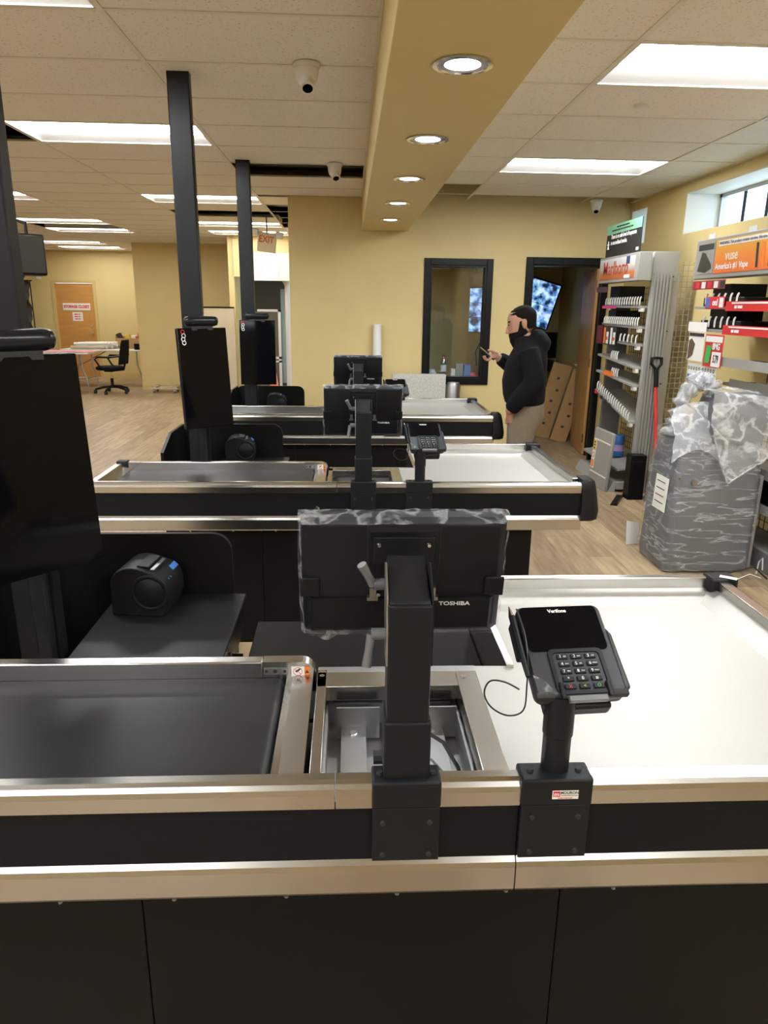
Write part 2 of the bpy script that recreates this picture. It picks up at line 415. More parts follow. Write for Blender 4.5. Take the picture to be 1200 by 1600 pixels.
# left, far and rear walls
tag(MB().box(XL-.1, XL, YN, 18, 0, 3.0).build('wall_left', 'wall'), kind='structure')
w = MB(); D2X0, D2X1 = -6.47, -5.64
w.box(XL, D2X0, YFAR, YFAR+.12, 0, 3).box(D2X1, -4.05, YFAR, YFAR+.12, 0, 3).box(D2X0, D2X1, YFAR, YFAR+.12, 2.04, 3)
tag(w.build('wall_far', 'wall'), kind='structure')
tag(MB().box(-4.05, -1.92, 14.3, 16.9, 0, 3).build('wall_projection', 'wall'), kind='structure')
tag(MB().box(XL, 3.4, YN-.1, YN, 0, 3).build('wall_front', 'wall'), kind='structure')
# baseboards
Mt['base'] = mat('baseboard_paint', (.60, .45, .18), .5)
tag(MB().box(-4.05, -1.92, 14.288, 14.3, 0, .1).build('baseboard_projection', 'base'), kind='structure')
tag(MB().box(D2X1+.06, -4.05, YFAR-.012, YFAR, 0, .1).build('baseboard_far', 'base'), kind='structure')
tag(MB().box(-.64, DX0-.08, YB-.012, YB, 0, .1).build('baseboard_back', 'base'), kind='structure')

# ceiling: dark plenum slab, hung tiles and runners
ceil = tag(MB().box(XL, 3.4, YN, 18, 3.0, 3.1).build('ceiling', 'plenum'), kind='structure')
RL0, RR0, P = 2.62, 2.785, .609
XLG = [-7.06, -5.84, -4.62, -3.40, -2.18, -.96, BX0]
XRG = [BX1, 1.22, 2.44, XW]
lights = []        # (x0,x1,y0,y1)
def rowL(y): return int(round((y-RL0)/P))
def rowR(y): return int(round((y-RR0)/P))
lit = set()
for c, y in ((4, 2.62), (4, 5.06), (4, 8.10), (4, 10.54), (4, 11.76), (2, 8.10), (2, 10.54), (2, 11.76), (1, 14.2), (1, 15.4), (2, 5.06), ):
    lit.add(('L', c, rowL(y)))
for c, y in ((1, 3.394), (1, 5.83), (1, .955), (1, -1.48), (1, -3.92)): lit.add(('R', c, rowR(y)))
for c in (2, 4):
    for y in (.18, -2.26, -4.69): lit.add(('L', c, rowL(y)))
lit.add(('L', 2, rowL(2.62)))
gone = {('L', 5, rowL(6.28)), ('R', 0, rowR(7.05)), ('L', 3, rowL(5.06)), ('L', 5, rowL(8.7)), ('L', 5, rowL(9.3)), ('L', 4, rowL(9.32)), ('L', 5, rowL(9.93)), ('L', 2, rowL(11.15)), ('L', 5, rowL(10.5))}
tilemesh = {}
def tile(w_, d_, x, y):
    k = (round(w_, 3), round(d_, 3))
    if k not in tilemesh:
        o = MB().box(.012, w_-.012, .012, d_-.012, .004, .018).build('ceiling_tile', 'tile'); tilemesh[k] = o.data
    else:
        o = bpy.data.objects.new('ceiling_tile', tilemesh[k]); COL.objects.link(o)
    o.location = (x, y, ZC); o.parent = ceil
slots = []
far_tiles = MB()
for side, XG, r0_, ymax in (('L', XLG, RL0, YFAR), ('R', XRG, RR0, YB)):
    n = int((ymax-r0_)/P)+1; k0 = int((YN-r0_)/P)
    for c in range(len(XG)-1):
        for k in range(k0, n):
            y = r0_+k*P; d_ = min(P, ymax-y)
            if d_ < .05: continue
            if side == 'L' and c == 5 and y+d_ > YB and y < YB: d_ = YB-y
            if side == 'R' and y > 7.6: continue          # open strip above the back wall
            key = (side, c, k)
            if key in lit: lights.append((side, XG[c], XG[c+1], y, y+P)); continue
            if key in gone: continue
            q = proj((XG[c]+.6, y+.3, ZC))
            if y > 2.2 and (y < 11 or (q and 0 < q[0] < 1200)): tile(XG[c+1]-XG[c], d_, XG[c], y)
            else: far_tiles.box(XG[c]+.012, XG[c+1]-.012, y+.012, y+d_-.012, ZC+.004, ZC+.018)
    for x in XG:
        x_ = min(max(x, XL), XW-.006)
        y1_ = YB if (x > -.7) else ymax
        MB().box(x_-.012, x_+.012, YN, y1_, ZC-.001, ZC+.006).build('ceiling_runner', 'tee', ceil)
    for k in range(k0, n):
        y = r0_+k*P
        x1_ = XG[-1] if y < YB else (-.64 if y < 12.5 else XG[-1])
        if y > ymax-.05: continue
        MB().box(XG[0], x1_, y-.011, y+.011, ZC, ZC+.005).build('ceiling_cross_tee', 'tee', ceil)
if far_tiles.v: tag(far_tiles.build('ceiling_tiles_far', 'tile', ceil), kind='stuff')
MB().box(XL, -7.06, YN, YFAR, ZC, ZC+.015).build('ceiling_panel_side', 'tile', ceil)
# ducts and joists glimpsed through missing tiles
for k in range(5):
    MB().cyl((-6, 6.4+k*.9, 2.9), (2.8, 6.5+k*.9, 2.88), .03+.015*(k % 2), n=10).build('ceiling_conduit', 'dull', ceil, smooth=True)

# soffit beam
beam = tag(MB().box(BX0, BX1, YN, YB+.001, BZ, 3.0).build('trim_1', 'beam', bevel=.004), kind='structure')

# fluorescent troffers
def troffer(x0, x1, y0, y1, i, label, group, name='ceiling_light'):
    t = thing(name, label, 'ceiling light', ((x0+x1)/2, (y0+y1)/2, ZC), 0, group)
    x0 += .014; x1 -= .014; y0 += .014; y1 -= .014; ym = y0+(y1-y0)*.55
    b = MB().box(x0, x1, y0, y1, ZC+.10, ZC+.11).box(x0, x0+.006, y0, y1, ZC, ZC+.1).box(x1-.006, x1, y0, y1, ZC, ZC+.1)
    b.box(x0, x1, y0, y0+.006, ZC, ZC+.1).box(x0, x1, y1-.006, y1, ZC, ZC+.1).build('housing', 'white', t)
    MB().prism([(y0+.008, ZC+.012), (ym, ZC+.012), (ym, ZC+.07), (y0+.008, ZC+.07)], 0, x0+.008, x1-.008).build('lens', 'troffer_far' if y0 > 7.5 else 'troffer_on', t)
    MB().prism([(ym, ZC+.075), (y1-.008, ZC+.006), (y1-.008, ZC+.012), (ym, ZC+.083)], 0, x0+.008, x1-.008).build('reflector', 'white', t)
ORD_ = ['first', 'second', 'third', 'fourth', 'fifth', 'sixth']
for i, (sd, x0, x1, y0, y1) in enumerate(lights):
    cs = [proj((x, y, ZC)) for x in (x0, (x0+x1)/2, x1) for y in (y0, y1)]
    if not any(c and 0 <= c[0] <= 1200 and 0 <= c[1] <= 1600 for c in cs):
        troffer(x0, x1, y0, y1, i, 'lit troffer light in the tile ceiling beyond the edge of the checkout area', 'troffer lights beyond the checkout area', 'ceiling_light_offscreen'); continue
    rank = sum(1 for L_ in lights if L_[0] == sd and abs(L_[1]-x0) < .01 and L_[3] > y0)
    if sd == 'R': troffer(x0, x1, y0, y1, i, ['lit troffer between beam and windows, the one nearer the small corner window', 'lit troffer between beam and windows, the one farther from the small corner window'][rank], 'troffer lights by the windows')
    else:
        rowname = 'the row over the black posts, counted from the entrance' if x0 > -2.5 else 'the middle row over the sales floor, counted from the far wall' if x0 > -5 else 'the row closest to the storage closet, counted from the far wall'
        troffer(x0, x1, y0, y1, i, '%s lit troffer of %s' % (ORD_[rank], rowname), 'troffer lights over the sales floor')
# downlights in the beam
ORD = ['first', 'second', 'third', 'fourth', 'fifth', 'sixth']
for k in range(5):
    y = 2.64+k*1.0875
    t = thing('downlight', '%s round recessed downlight in the soffit beam, counted from the yellow back wall' % ORD[4-k], 'downlight', (.37, y, BZ), 0, 'downlights along the soffit beam')
    MB().lathe([(.098, -.001), (.1, -.006), (.084, -.008), (.080, -.002), (.078, .0)], (.37, y, BZ), 32).build('rim', 'chrome', t, smooth=True)
    MB().lathe([(.0, -.003), (.060, -.003)], (.37, y, BZ), 32).build('lens', 'down_on', t, smooth=True)
    MB().lathe([(.060, -.003), (.080, -.0045)], (.37, y, BZ), 32).build('reflector_cone', 'down_cone', t, smooth=True)
    la = bpy.data.lights.new('downlight_glow', 'SPOT'); la.energy = DOWN_LIGHT; la.color = (.85, .94, 1); la.spot_size = R(115); la.spot_blend = .6; la.shadow_soft_size = .07
    lo = bpy.data.objects.new('downlight_glow', la); COL.objects.link(lo); lo.location = (0, 0, -.012); lo.parent = t

# dome cameras
def dome_cam(x, y, z, rot, label, wall=False):
    t = thing('security_camera', label, 'security camera', (x, y, z), rot)
    xf = Matrix.Translation((x, y, z)) @ Matrix.Rotation(rot, 4, 'Z')
    MB(xf).lathe([(0, 0), (.062, 0), (.064, -.012), (.060, -.02), (.0, -.02)], n=28).build('base_plate', 'white_plastic', t, smooth=True)
    MB(xf).lathe([(.055, -.02), (.053, -.05), (.046, -.075), (.035, -.09), (0, -.09)], n=28).build('housing', 'white_plastic', t, smooth=True)
    e = MB(xf); d = Vector((0, -.55, -.85)).normalized(); c = Vector((0, -.012, -.07))
    e.cyl(c, c+d*.05, .038, .035, n=24); ey = e.build('eyeball', 'white_plastic', t, smooth=True)
    MB(xf).cyl(c+d*.0505, c+d*.053, .024, n=20).build('lens', 'glass_black', ey, smooth=True)
dome_cam(-.2, 3.80, ZC, .1, 'white dome camera on the tile ceiling beside the beam, nearest a black post top')
dome_cam(-.12, 6.22, ZC, .3, 'white dome camera beside the open slot of a missing ceiling tile')
dome_cam(2.5, 7.72, ZC-.02, -.2, 'white dome camera above the mirror wall, near the small corner window')
# concealed sprinkler plates
for x, y, lb in ((1.62, 4.35, 'small round sprinkler cover on the ceiling between the two window-side troffers'), (1.55, 6.85, 'small round sprinkler cover on the ceiling by the yellow back wall'), (-2.35, 7.6, 'small round sprinkler cover on the ceiling over the open sales floor')):
    tag(MB().lathe([(0, -.006), (.035, -.006), (.042, -.003), (.042, .004)], (x, y, ZC), 20).build('sprinkler_cover', 'white_plastic', smooth=True),
        lb, 'sprinkler cover', 'sprinkler covers on the ceiling')

# ------------------------------------------------------------------ checkout lanes (local frame = lane 2 in x, front face at y = F)
F = 1.05
LANES = [(.035, 0.), (0., 2.185), (.0, 4.37)]
LAB = {
 'counter': ['steel-trimmed checkout counter, the one farthest from the wall with the black-framed window', 'steel-trimmed checkout counter in the middle, with a counter before and behind it', 'steel-trimmed checkout counter closest to the yellow wall with the black-framed window'],
 'monitor': ['back of black monitor in clear film on a black arm, large wordmark showing', 'film-wrapped black monitor on the post of the middle checkout counter', 'black monitor on the post of the checkout counter closest to the yellow wall'],
 'terminal': ['card terminal with tethered stylus and a red logo sticker on its bracket', 'card terminal on a black post on the middle checkout counter', 'card terminal standing beside the monitor on the counter closest to the yellow wall'],
 'screen': ['tall dark touch screen by the drawer of the counter farthest from the window wall', 'turned portrait touch screen with strap tag, beside the middle checkout counter', 'square-on portrait touch screen beside the counter closest to the yellow wall'],
 'printer': ['black receipt printer with blue strip on the cash drawer, round roll cover showing', 'black receipt printer behind the belt of the middle checkout counter', 'black receipt printer beside the touch screen closest to the yellow wall'],
 'drawer': ['black cash drawer stand with keys in its lock behind the belt', 'black cash drawer stand behind the middle checkout counter', 'black cash drawer stand behind the counter closest to the yellow wall'],
 'panel': ['black privacy panel behind the cash drawer that has keys in its lock', 'black privacy panel with rounded corner behind the drawer of the middle counter', 'black privacy panel at the counter closest to the yellow wall'],
 'post': ['black square post to the ceiling behind the largest-looking touch screen', 'black square post to the ceiling behind the turned portrait touch screen', 'black square post to the ceiling beside an open ceiling slot'],
}

def make_counter():
    t = thing('checkout_counter', '', 'counter', (0, F+.25, 0), 0, 'checkout counters')
    xl, xr = -1.20, 1.105
    prof = [(F+.032, .775), (F+.032, .832), (F+.014, .832), (F+.006, .828), (F+.001, .820), (F-.001, .810), (F-.001, .783), (F+.004, .779)]
    for a, b in ((xl, -.062), (-.060, .262), (.264, xr)): MB().prism(prof, 0, a, b).build('front_rail', 'steel', t, smooth=True, angle=9)
    for a, b in ((xl, .262), (.264, xr)): MB().box(a, b, F+.005, F+.018, .672, .783).build('apron_panel', 'apron', t)
    prof = [(F+.02, .598), (F+.0, .600), (F-.003, .606), (F-.003, .652), (F+.0, .662), (F+.007, .672), (F+.02, .676)]
    for a, b in ((xl, .262), (.264, xr)): MB().prism(prof, 0, a, b).build('lower_trim', 'steel', t, smooth=True, angle=9)
    # cabinet under the belt
    MB().box(-.855, .88, F+.07, F+.43, .08, .68).box(-.80, .83, F+.10, F+.40, 0, .08).build('base_cabinet', 'black', t)
    for a, b in ((-.86, -.4225), (-.4205, .3645), (.3665, .885)): MB().box(a, b, F+.045, F+.068, .0, .62).build('front_panel', 'panel', t, bevel=.0015)
    for k in range(7):
        x = -.75+k*.2
        MB().cyl((x, F+.004, .598), (x, F+.004, .594), .004, n=8).build('screw', 'dull', t)
    # underside trough
    MB().box(xl+.01, -.20, F+.02, F+.43, .66, .775).box(-.20, -.16, F+.02, F+.43, .62, .78).build('belt_bed', 'black', t)
    MB().box(xl+.062, -.196, F+.045, F+.431, .775, .792).build('belt_plate', 'black', t)
    b = MB(); n = 6
    pr = [(xl+.07, .793)]+[(-.205+.02*math.sin(a), .775+.02*math.cos(a)) for a in [i*PI/2/n for i in range(n+1)]]+[(xl+.07, .77)]
    b.prism([(p[0], p[1]) for p in pr], 1, F+.04, F+.436).build('conveyor_belt', 'belt', t, smooth=True, angle=50)
    # belt left end plate with sloped steel
    MB().prism([(xl, .832), (xl+.03, .832), (xl+.066, .793), (xl+.066, .77), (xl, .77)], 1, F+.02, F+.46).build('end_plate', 'steel', t)
    # rear rail, rounded at its right end
    ra = .034
    pts = [(xl, .78), (xl, .835)]+[(-.115+ra*math.sin(a), .835-ra+ra*math.cos(a)) for a in [i*PI/2/8 for i in range(9)]]+[(-.115+ra, .78)]
    xs = -.235
    MB().box(xl, xs-.0005, F+.437, F+.468, .76, .835).build('rear_rail', 'steel', t, bevel=.003)
    pts = [(xs, .76), (xs, .835)]+[(-.148+ra*math.sin(a), .835-ra+ra*math.cos(a)) for a in [i*PI/2/8 for i in range(9)]]+[(-.148+ra, .76)]
    MB().prism(pts, 1, F+.437, F+.468).build('rear_rail', 'steel', t, smooth=True, angle=30)
    # switch plate, sensor holes, warning sticker on the rail
    xf = frame((-.205, F+.4365, .812), (1, 0, 0), (0, 0, 1))
    pl = MB(xf).box(-.028, .030, -.008, .008, 0, .0008).build('sensor_plate', 'galv', t)
    for x in (-.022, -.002, .020):
        MB(xf).cyl((x, 0, .0008), (x, 0, .0014), .0036 if x != -.002 else .0048, n=12).build('sensor_hole', 'ink_k', pl)
    st = MB(frame((-.150, F+.4362, .811), (1, 0, 0), (0, 0, 1))).box(-.020, .010, -.0125, .0125, 0, .0006).build('warning_sticker', 'paper', t)
    MB(frame((-.150, F+.4362, .811), (1, 0, 0), (0, 0, 1))).box(.010, .022, -.0125, .0125, 0, .0007).build('orange_patch', 'ink_o', st)
    xf = frame((-.155, F+.4355, .811), (1, 0, 0), (0, 0, 1))
    ring = MB(xf)
    for k in range(24):
        a0, a1 = 2*PI*k/24, 2*PI*(k+1)/24
        ring.add([(.0105*math.cos(a0), .0105*math.sin(a0), 0), (.0105*math.cos(a1), .0105*math.sin(a1), 0), (.0092*math.cos(a1), .0092*math.sin(a1), 0), (.0092*math.cos(a0), .0092*math.sin(a0), 0)], [(0, 1, 2, 3)])
    ring.add([(-.008, .007, 0), (-.007, .008, 0), (.008, -.007, 0), (.007, -.008, 0)], [(0, 1, 2, 3)])
    ring.build('prohibition_mark', 'ink_r', st)
    MB(xf).add([(-.004, -.003, 0), (.002, .001, 0), (.008, .007, 0), (.004, .008, 0), (-.002, .004, 0), (-.006, .002, 0)], [(0, 1, 2, 3, 4, 5)]).build('hand_pictogram', 'ink_k', st)
    MB(xf).add([(.016, -.004, .0003), (.026, -.004, .0003), (.021, .005, .0003)], [(0, 1, 2)]).build('warning_triangle', 'ink_k', st)
    # belt end plate (brushed), gap, scanner frame
    MB().prism([(-.182, .790), (-.166, .800), (-.120, .803), (-.120, .78), (-.182, .78)], 1, F+.033, F+.437).build('belt_end_cover', 'steel', t)
    MB().box(-.110, -.088, F+.033, F+.452, .76, .806).build('frame_strip', 'steel', t, bevel=.0015)
    MB().box(-.110, .258, F+.375, F+.44, .77, .806).build('frame_strip', 'steel', t, bevel=.0015)
    MB().box(-.110, .262, F+.44, F+.475, .70, .802).build('frame_back', 'galv', t, bevel=.003)
    MB().box(.208, .257, F+.033, F+.43, .76, .807).build('frame_strip', 'steel', t, bevel=.0015)
    for x, y in ((-.099, F+.42), (-.099, F+.44), (.225, F+.41)): MB().cyl((x, y, .806), (x, y, .809), .006, n=12).build('screw', 'chrome', t)
    # scanner well
    MB().box(-.085, .235, F+.035, F+.43, .690, .695).build('well_floor', 'galv', t)
    MB().box(-.088, -.083, F+.035, F+.42, .69, .76).box(.2, .205, F+.035, F+.42, .69, .76).box(-.088, .205, F+.40, F+.405, .69, .77).build('well_side', 'galv', t)
    for x in (-.055, .115):
        MB().box(x, x+.055, F+.035, F+.335, .722, .728).build('support_bar', 'galv', t, bevel=.001)
        MB().cyl((x+.027, F+.31, .728), (x+.027, F+.31, .731), .008, n=6).build('bolt', 'chrome', t)
        MB().box(x-.01, x+.085, F+.335, F+.340, .700, .775).build('bracket_plate', 'galv', t)
    MB().box(-.075, .19, F+.37, F+.39, .755, .765).box(.045, .10, F+.345, F+.36, .715, .78).build('cross_member', 'galv', t)
    MB().cyl((.035, F+.20, .745), (.012, F+.20, .745), .014, n=8).cyl((.035, F+.20, .745), (.07, F+.20, .745), .006, n=8).build('adjuster_knob', 'rubber', t)
    c = MB().tube([(.12, F+.20, .80), (.15, F+.18, .79), (.175, F+.14, .76), (.185, F+.09, .72), (.18, F+.06, .70)], .004)
    c.build('cable', 'cableb', t, smooth=True)
    MB().tube([(.125, F+.17, .76), (.15, F+.14, .745), (.175, F+.10, .72), (.18, F+.06, .70)], .0028).build('cable', 'dull', t, smooth=True)
    text('part_mark', '1035', .028, frame((.03, F+.12, .6956), (-1, 0, 0), (0, -1, 0)), 'ink_k', t)
    # right deck and bagging well
    MB().add([(.258, F+.032, .802), (1.05, F+.032, .790), (1.05, F+.47, .790), (.258, F+.47, .802),
              (.258, F+.032, .79), (1.05, F+.032, .778), (1.05, F+.47, .778), (.258, F+.47, .79)],
             [(0, 1, 2, 3), (4, 5, 6, 7), (0, 1, 5, 4), (1, 2, 6, 5), (2, 3, 7, 6), (3, 0, 4, 7)]).build('deck_plate', 'steel_deck', t)
    MB().box(.352, 1.05, F+.4695, F+.86, .778, .790).build('deck_plate', 'steel_deck', t)
    MB().prism([(F+.86, .790), (F+.925, .812), (F+.925, .80), (F+.86, .778)], 0, .352, 1.06).build('deck_slope', 'steel_deck', t)
    MB().box(.34, 1.105, F+.925, F+.955, .60, .845).build('rear_rail', 'steel', t, bevel=.003)
    MB().box(.335, .353, F+.46, F+.955, .60, .81).build('return_panel', 'steel', t, bevel=.001)
    MB().box(.34, 1.09, F+.05, F+.93, .66, .70).build('well_underside', 'black', t)
    MB().prism([(1.0, .790), (1.065, .815), (1.065, .80), (1.0, .778)], 1, F+.03, F+.93).build('deck_slope', 'steel_deck', t)
    MB().box(1.065, 1.10, F+.06, F+.925, .60, .842).build('end_rail', 'steel', t, bevel=.003)
    MB().box(1.10, 1.125, F+.06, F+.93, .62, .826).build('end_bumper', 'cap', t, bevel=.004)
    MB().box(-.325, .333, F+.478, F+1.04, 0, .66).build('rear_cabinet', 'panel', t, bevel=.003)
    # corner caps
    rings = []
    for z, g in ((.648, .0), (.655, .012), (.69, .016), (.70, .016), (.80, .0), (.838, -.010), (.848, -.022)):
        x0, x1, y0, y1 = 1.10, 1.175+g, F-.012-g*.5, F+.10; rc = .035; ring = []
        for cx, cy, a0 in ((x1-rc, y0+rc, -PI/2), (x1-.01, y1-.01, 0)):
            r_ = rc if a0 < 0 else .01
            for k in range(6):
                a = a0+PI/2*k/5; ring.append((cx+r_*math.cos(a), cy+r_*math.sin(a), z))
        ring += [(x0, y1, z), (x0, y0, z)]
        rings.append(ring)
    MB().loft(rings).build('corner_cap', 'cap', t, smooth=True, angle=50)
    MB().box(1.045, 1.13, F+.895, F+.96, .79, .852).build('corner_cap', 'cap', t, bevel=.008)
    MB().box(xl-.004, xl+.055, F+.425, F+.472, .80, .841).build('corner_cap', 'cap', t, bevel=.006)
    MB().box(xl-.005, xl+.002, F+.01, F+.46, .60, .83).build('end_panel', 'apron', t)
    return t

def make_monitor():
    X = .0625
    t = thing('pos_monitor', '', 'monitor', (X, F+.05, .83), 0, 'monitors on the checkout counters')
    # clamp bracket over the rail
    br = MB().box(X-.060, X+.060, F-.008, F+.045, .785, .838).build('clamp_bracket', 'arm', t, bevel=.004)
    MB().box(X-.059, X+.059, F-.006, F+.005, .676, .785).build('clamp_plate', 'arm', br, bevel=.0015)
    for dx in (-.041, .041):
        for z in (.768-.012, .690): MB().cyl((X+dx, F-.006, z), (X+dx, F-.010, z), .0052, .004, n=12).build('screw', 'rubber', br, smooth=True)
        MB().cyl((X+dx*1.12, F+.02, .838), (X+dx*1.12, F+.02, .842), .006, .005, n=12).build('screw', 'rubber', br, smooth=True)
    MB().box(X-.040, X+.040, F+.004, F+.084, .836, .946).build('post_sleeve', 'arm', t, bevel=.003)
    MB().box(X-.036, X+.036, F+.008, F+.080, .94, 1.158).build('post', 'arm', t, bevel=.003)
    # arm: side plates and angled tube
    for s in (-1, 1):
        MB().prism([(F+.01, 1.05), (F+.06, 1.05), (F+.085, 1.12), (F+.10, 1.20), (F+.07, 1.21), (F+.02, 1.172), (F+.01, 1.12)], 0, X+s*.037-.0015, X+s*.037+.0015).build('arm_plate', 'dull' if s < 0 else 'arm', t)
    MB().prism([(F+.012, 1.162), (F+.125, 1.205), (F+.14, 1.17), (F+.06, 1.12), (F+.012, 1.12)], 0, X-.034, X+.034).build('tilt_arm', 'arm', t, bevel=.003)
    for (a, b, c) in (((X-.036, F+.04, 1.095), (X-.062, F+.04, 1.095), (X-.070, F+.03, 1.040)), ((X-.036, F+.09, 1.165), (X-.058, F+.085, 1.165), (X-.078, F+.075, 1.205))):
        MB().cyl(a, b, .010, n=14).tube([b, [(p+q)/2 for p, q in zip(b, c)], c], [.008, .007, .0085], n=10).build('clamp_lever', 'lever', t, smooth=True)
        MB().cyl(a, [p-q*0 for p, q in zip((X-.03, a[1], a[2]), a)], .005, n=8).build('lever_bolt', 'chrome', t)
    # display, tilted
    th = R(11)
    up = Vector((0, -math.sin(th), math.cos(th)))
    D = frame((X, F+.185, 1.137), (1, 0, 0), up)      # +w looks back at the camera
    hw, hh = .187, .122
    sh = MB(D)
    def ring(i, w_): 
        x, y = hw-i, hh-i; c = .008; return [(-x+c, -y, w_), (x-c, -y, w_), (x, -y+c, w_), (x, y-c, w_), (x-c, y, w_), (-x+c, y, w_), (-x, y-c, w_), (-x, -y+c, w_)]
    sh.loft([ring(0, -.035), ring(0, -.012), ring(.010, -.002), ring(.014, 0.)])
    shell = sh.build('shell', 'mon', t, smooth=True, angle=30)
    MB(D).box(-hw+.004, hw-.004, -hh+.004, hh-.004, -.037, -.0345).build('display_glass', 'glass_black', t)
    pl = MB(D); pl.loft([[(-.066, -.02, 0), (.066, -.02, 0), (.066, .112, 0), (-.066, .112, 0)], [(-.062, -.016, .004), (.062, -.016, .004), (.062, .100, .004), (-.062, .100, .004)]])
    pl.build('centre_cover', 'mon', shell)
    vs = MB(D).box(-.055, .055, .035, .090, .004, .007).build('mount_plate', 'arm', t, bevel=.006)
    for dx in (-.045, .045): MB(D).cyl((dx, .075, .007), (dx, .075, .011), .0045, .003, n=12).build('screw', 'chrome', vs)
    for s in (-1, 1):
        MB(D).box(s*.172-.018, s*.172+.018, -.036, .004, .0, .005).build('cable_door', 'mon', shell, bevel=.002)
        MB(D).box(s*.055-.006, s*.055+.006, -.036, -.012, .004, .014).box(s*.052-.014 if s < 0 else s*.052-.006, s*.052+.006 if s < 0 else s*.052+.014, -.040, -.033, .004, .014).build('mount_hook', 'dull', vs)
        MB(D).cyl((s*.045, -.030, .004), (s*.045, -.030, .010), .004, n=10).build('screw', 'chrome', vs)
    # lower cover, slightly proud
    lc = MB(D); lc.loft([[(-.172, -.116, 0), (.172, -.116, 0), (.172, -.040, 0), (-.172, -.040, 0)], [(-.166, -.108, .005), (.166, -.108, .005), (.166, -.041, .005), (-.166, -.041, .005)]])
    lc.build('lower_cover', 'mon', shell)
    for x in (-.066, .066): MB(D).box(x-.0006, x+.0006, .0, .117, .0, .0006).build('seam_line', 'rubber', shell)
    text('wordmark', 'TOSHIBA', .0115, D @ Matrix.Translation((.099, -.053, .0052)), 'ink_w', shell, sx=1.25, extr=.0002, bold=.0003)
    # clear film around the edges
    fb = MB(D)
    rnd = random.Random(3)
    loop = []
    N = 18
    for k in range(N): loop.append((-hw-.004+(2*hw+.008)*k/N, hh+.003+rnd.uniform(-.001, .003)))
    for k in range(10): loop.append((hw+.004+rnd.uniform(-.001, .003), hh+.003-(2*hh+.006)*k/10))
    for k in range(N): loop.append((hw+.004-(2*hw+.008)*k/N, -hh-.004-rnd.uniform(0, .004)-.006*math.sin(PI*k/N)))
    for k in range(10): loop.append((-hw-.004-rnd.uniform(0, .003), -hh-.004+(2*hh+.006)*k/10))
    n = len(loop)
    fb.loft([[(x, y, -.036) for x, y in loop], [(x*.999, y*.999, -.012) for x, y in loop], [(x*.955, y*.93, .006+.002*math.sin(i*2.1)) for i, (x, y) in enumerate(loop)]], cap=False)
    f = fb.build('plastic_film', 'film', t, smooth=True)
    # loose tuft at a top corner, flap below
    MB(D).grid(lambda u, v: (-hw-.004+.03*u+.010*v, hh-.004+.028*v*(1-abs(u-.75)*1.2)+.003*math.sin(u*9), -.006+.008*math.sin(u*7+v*4)), 8, 6).build('film_tuft', 'film', f, smooth=True)
    MB(D).grid(lambda u, v: (-hw+.01+.085*u, -hh+.002-.020*v*math.sin(PI*(.25+u*.7)), -.006+.006*math.sin(u*12+v*3)), 12, 5).build('film_flap', 'film', f, smooth=True)
    return t

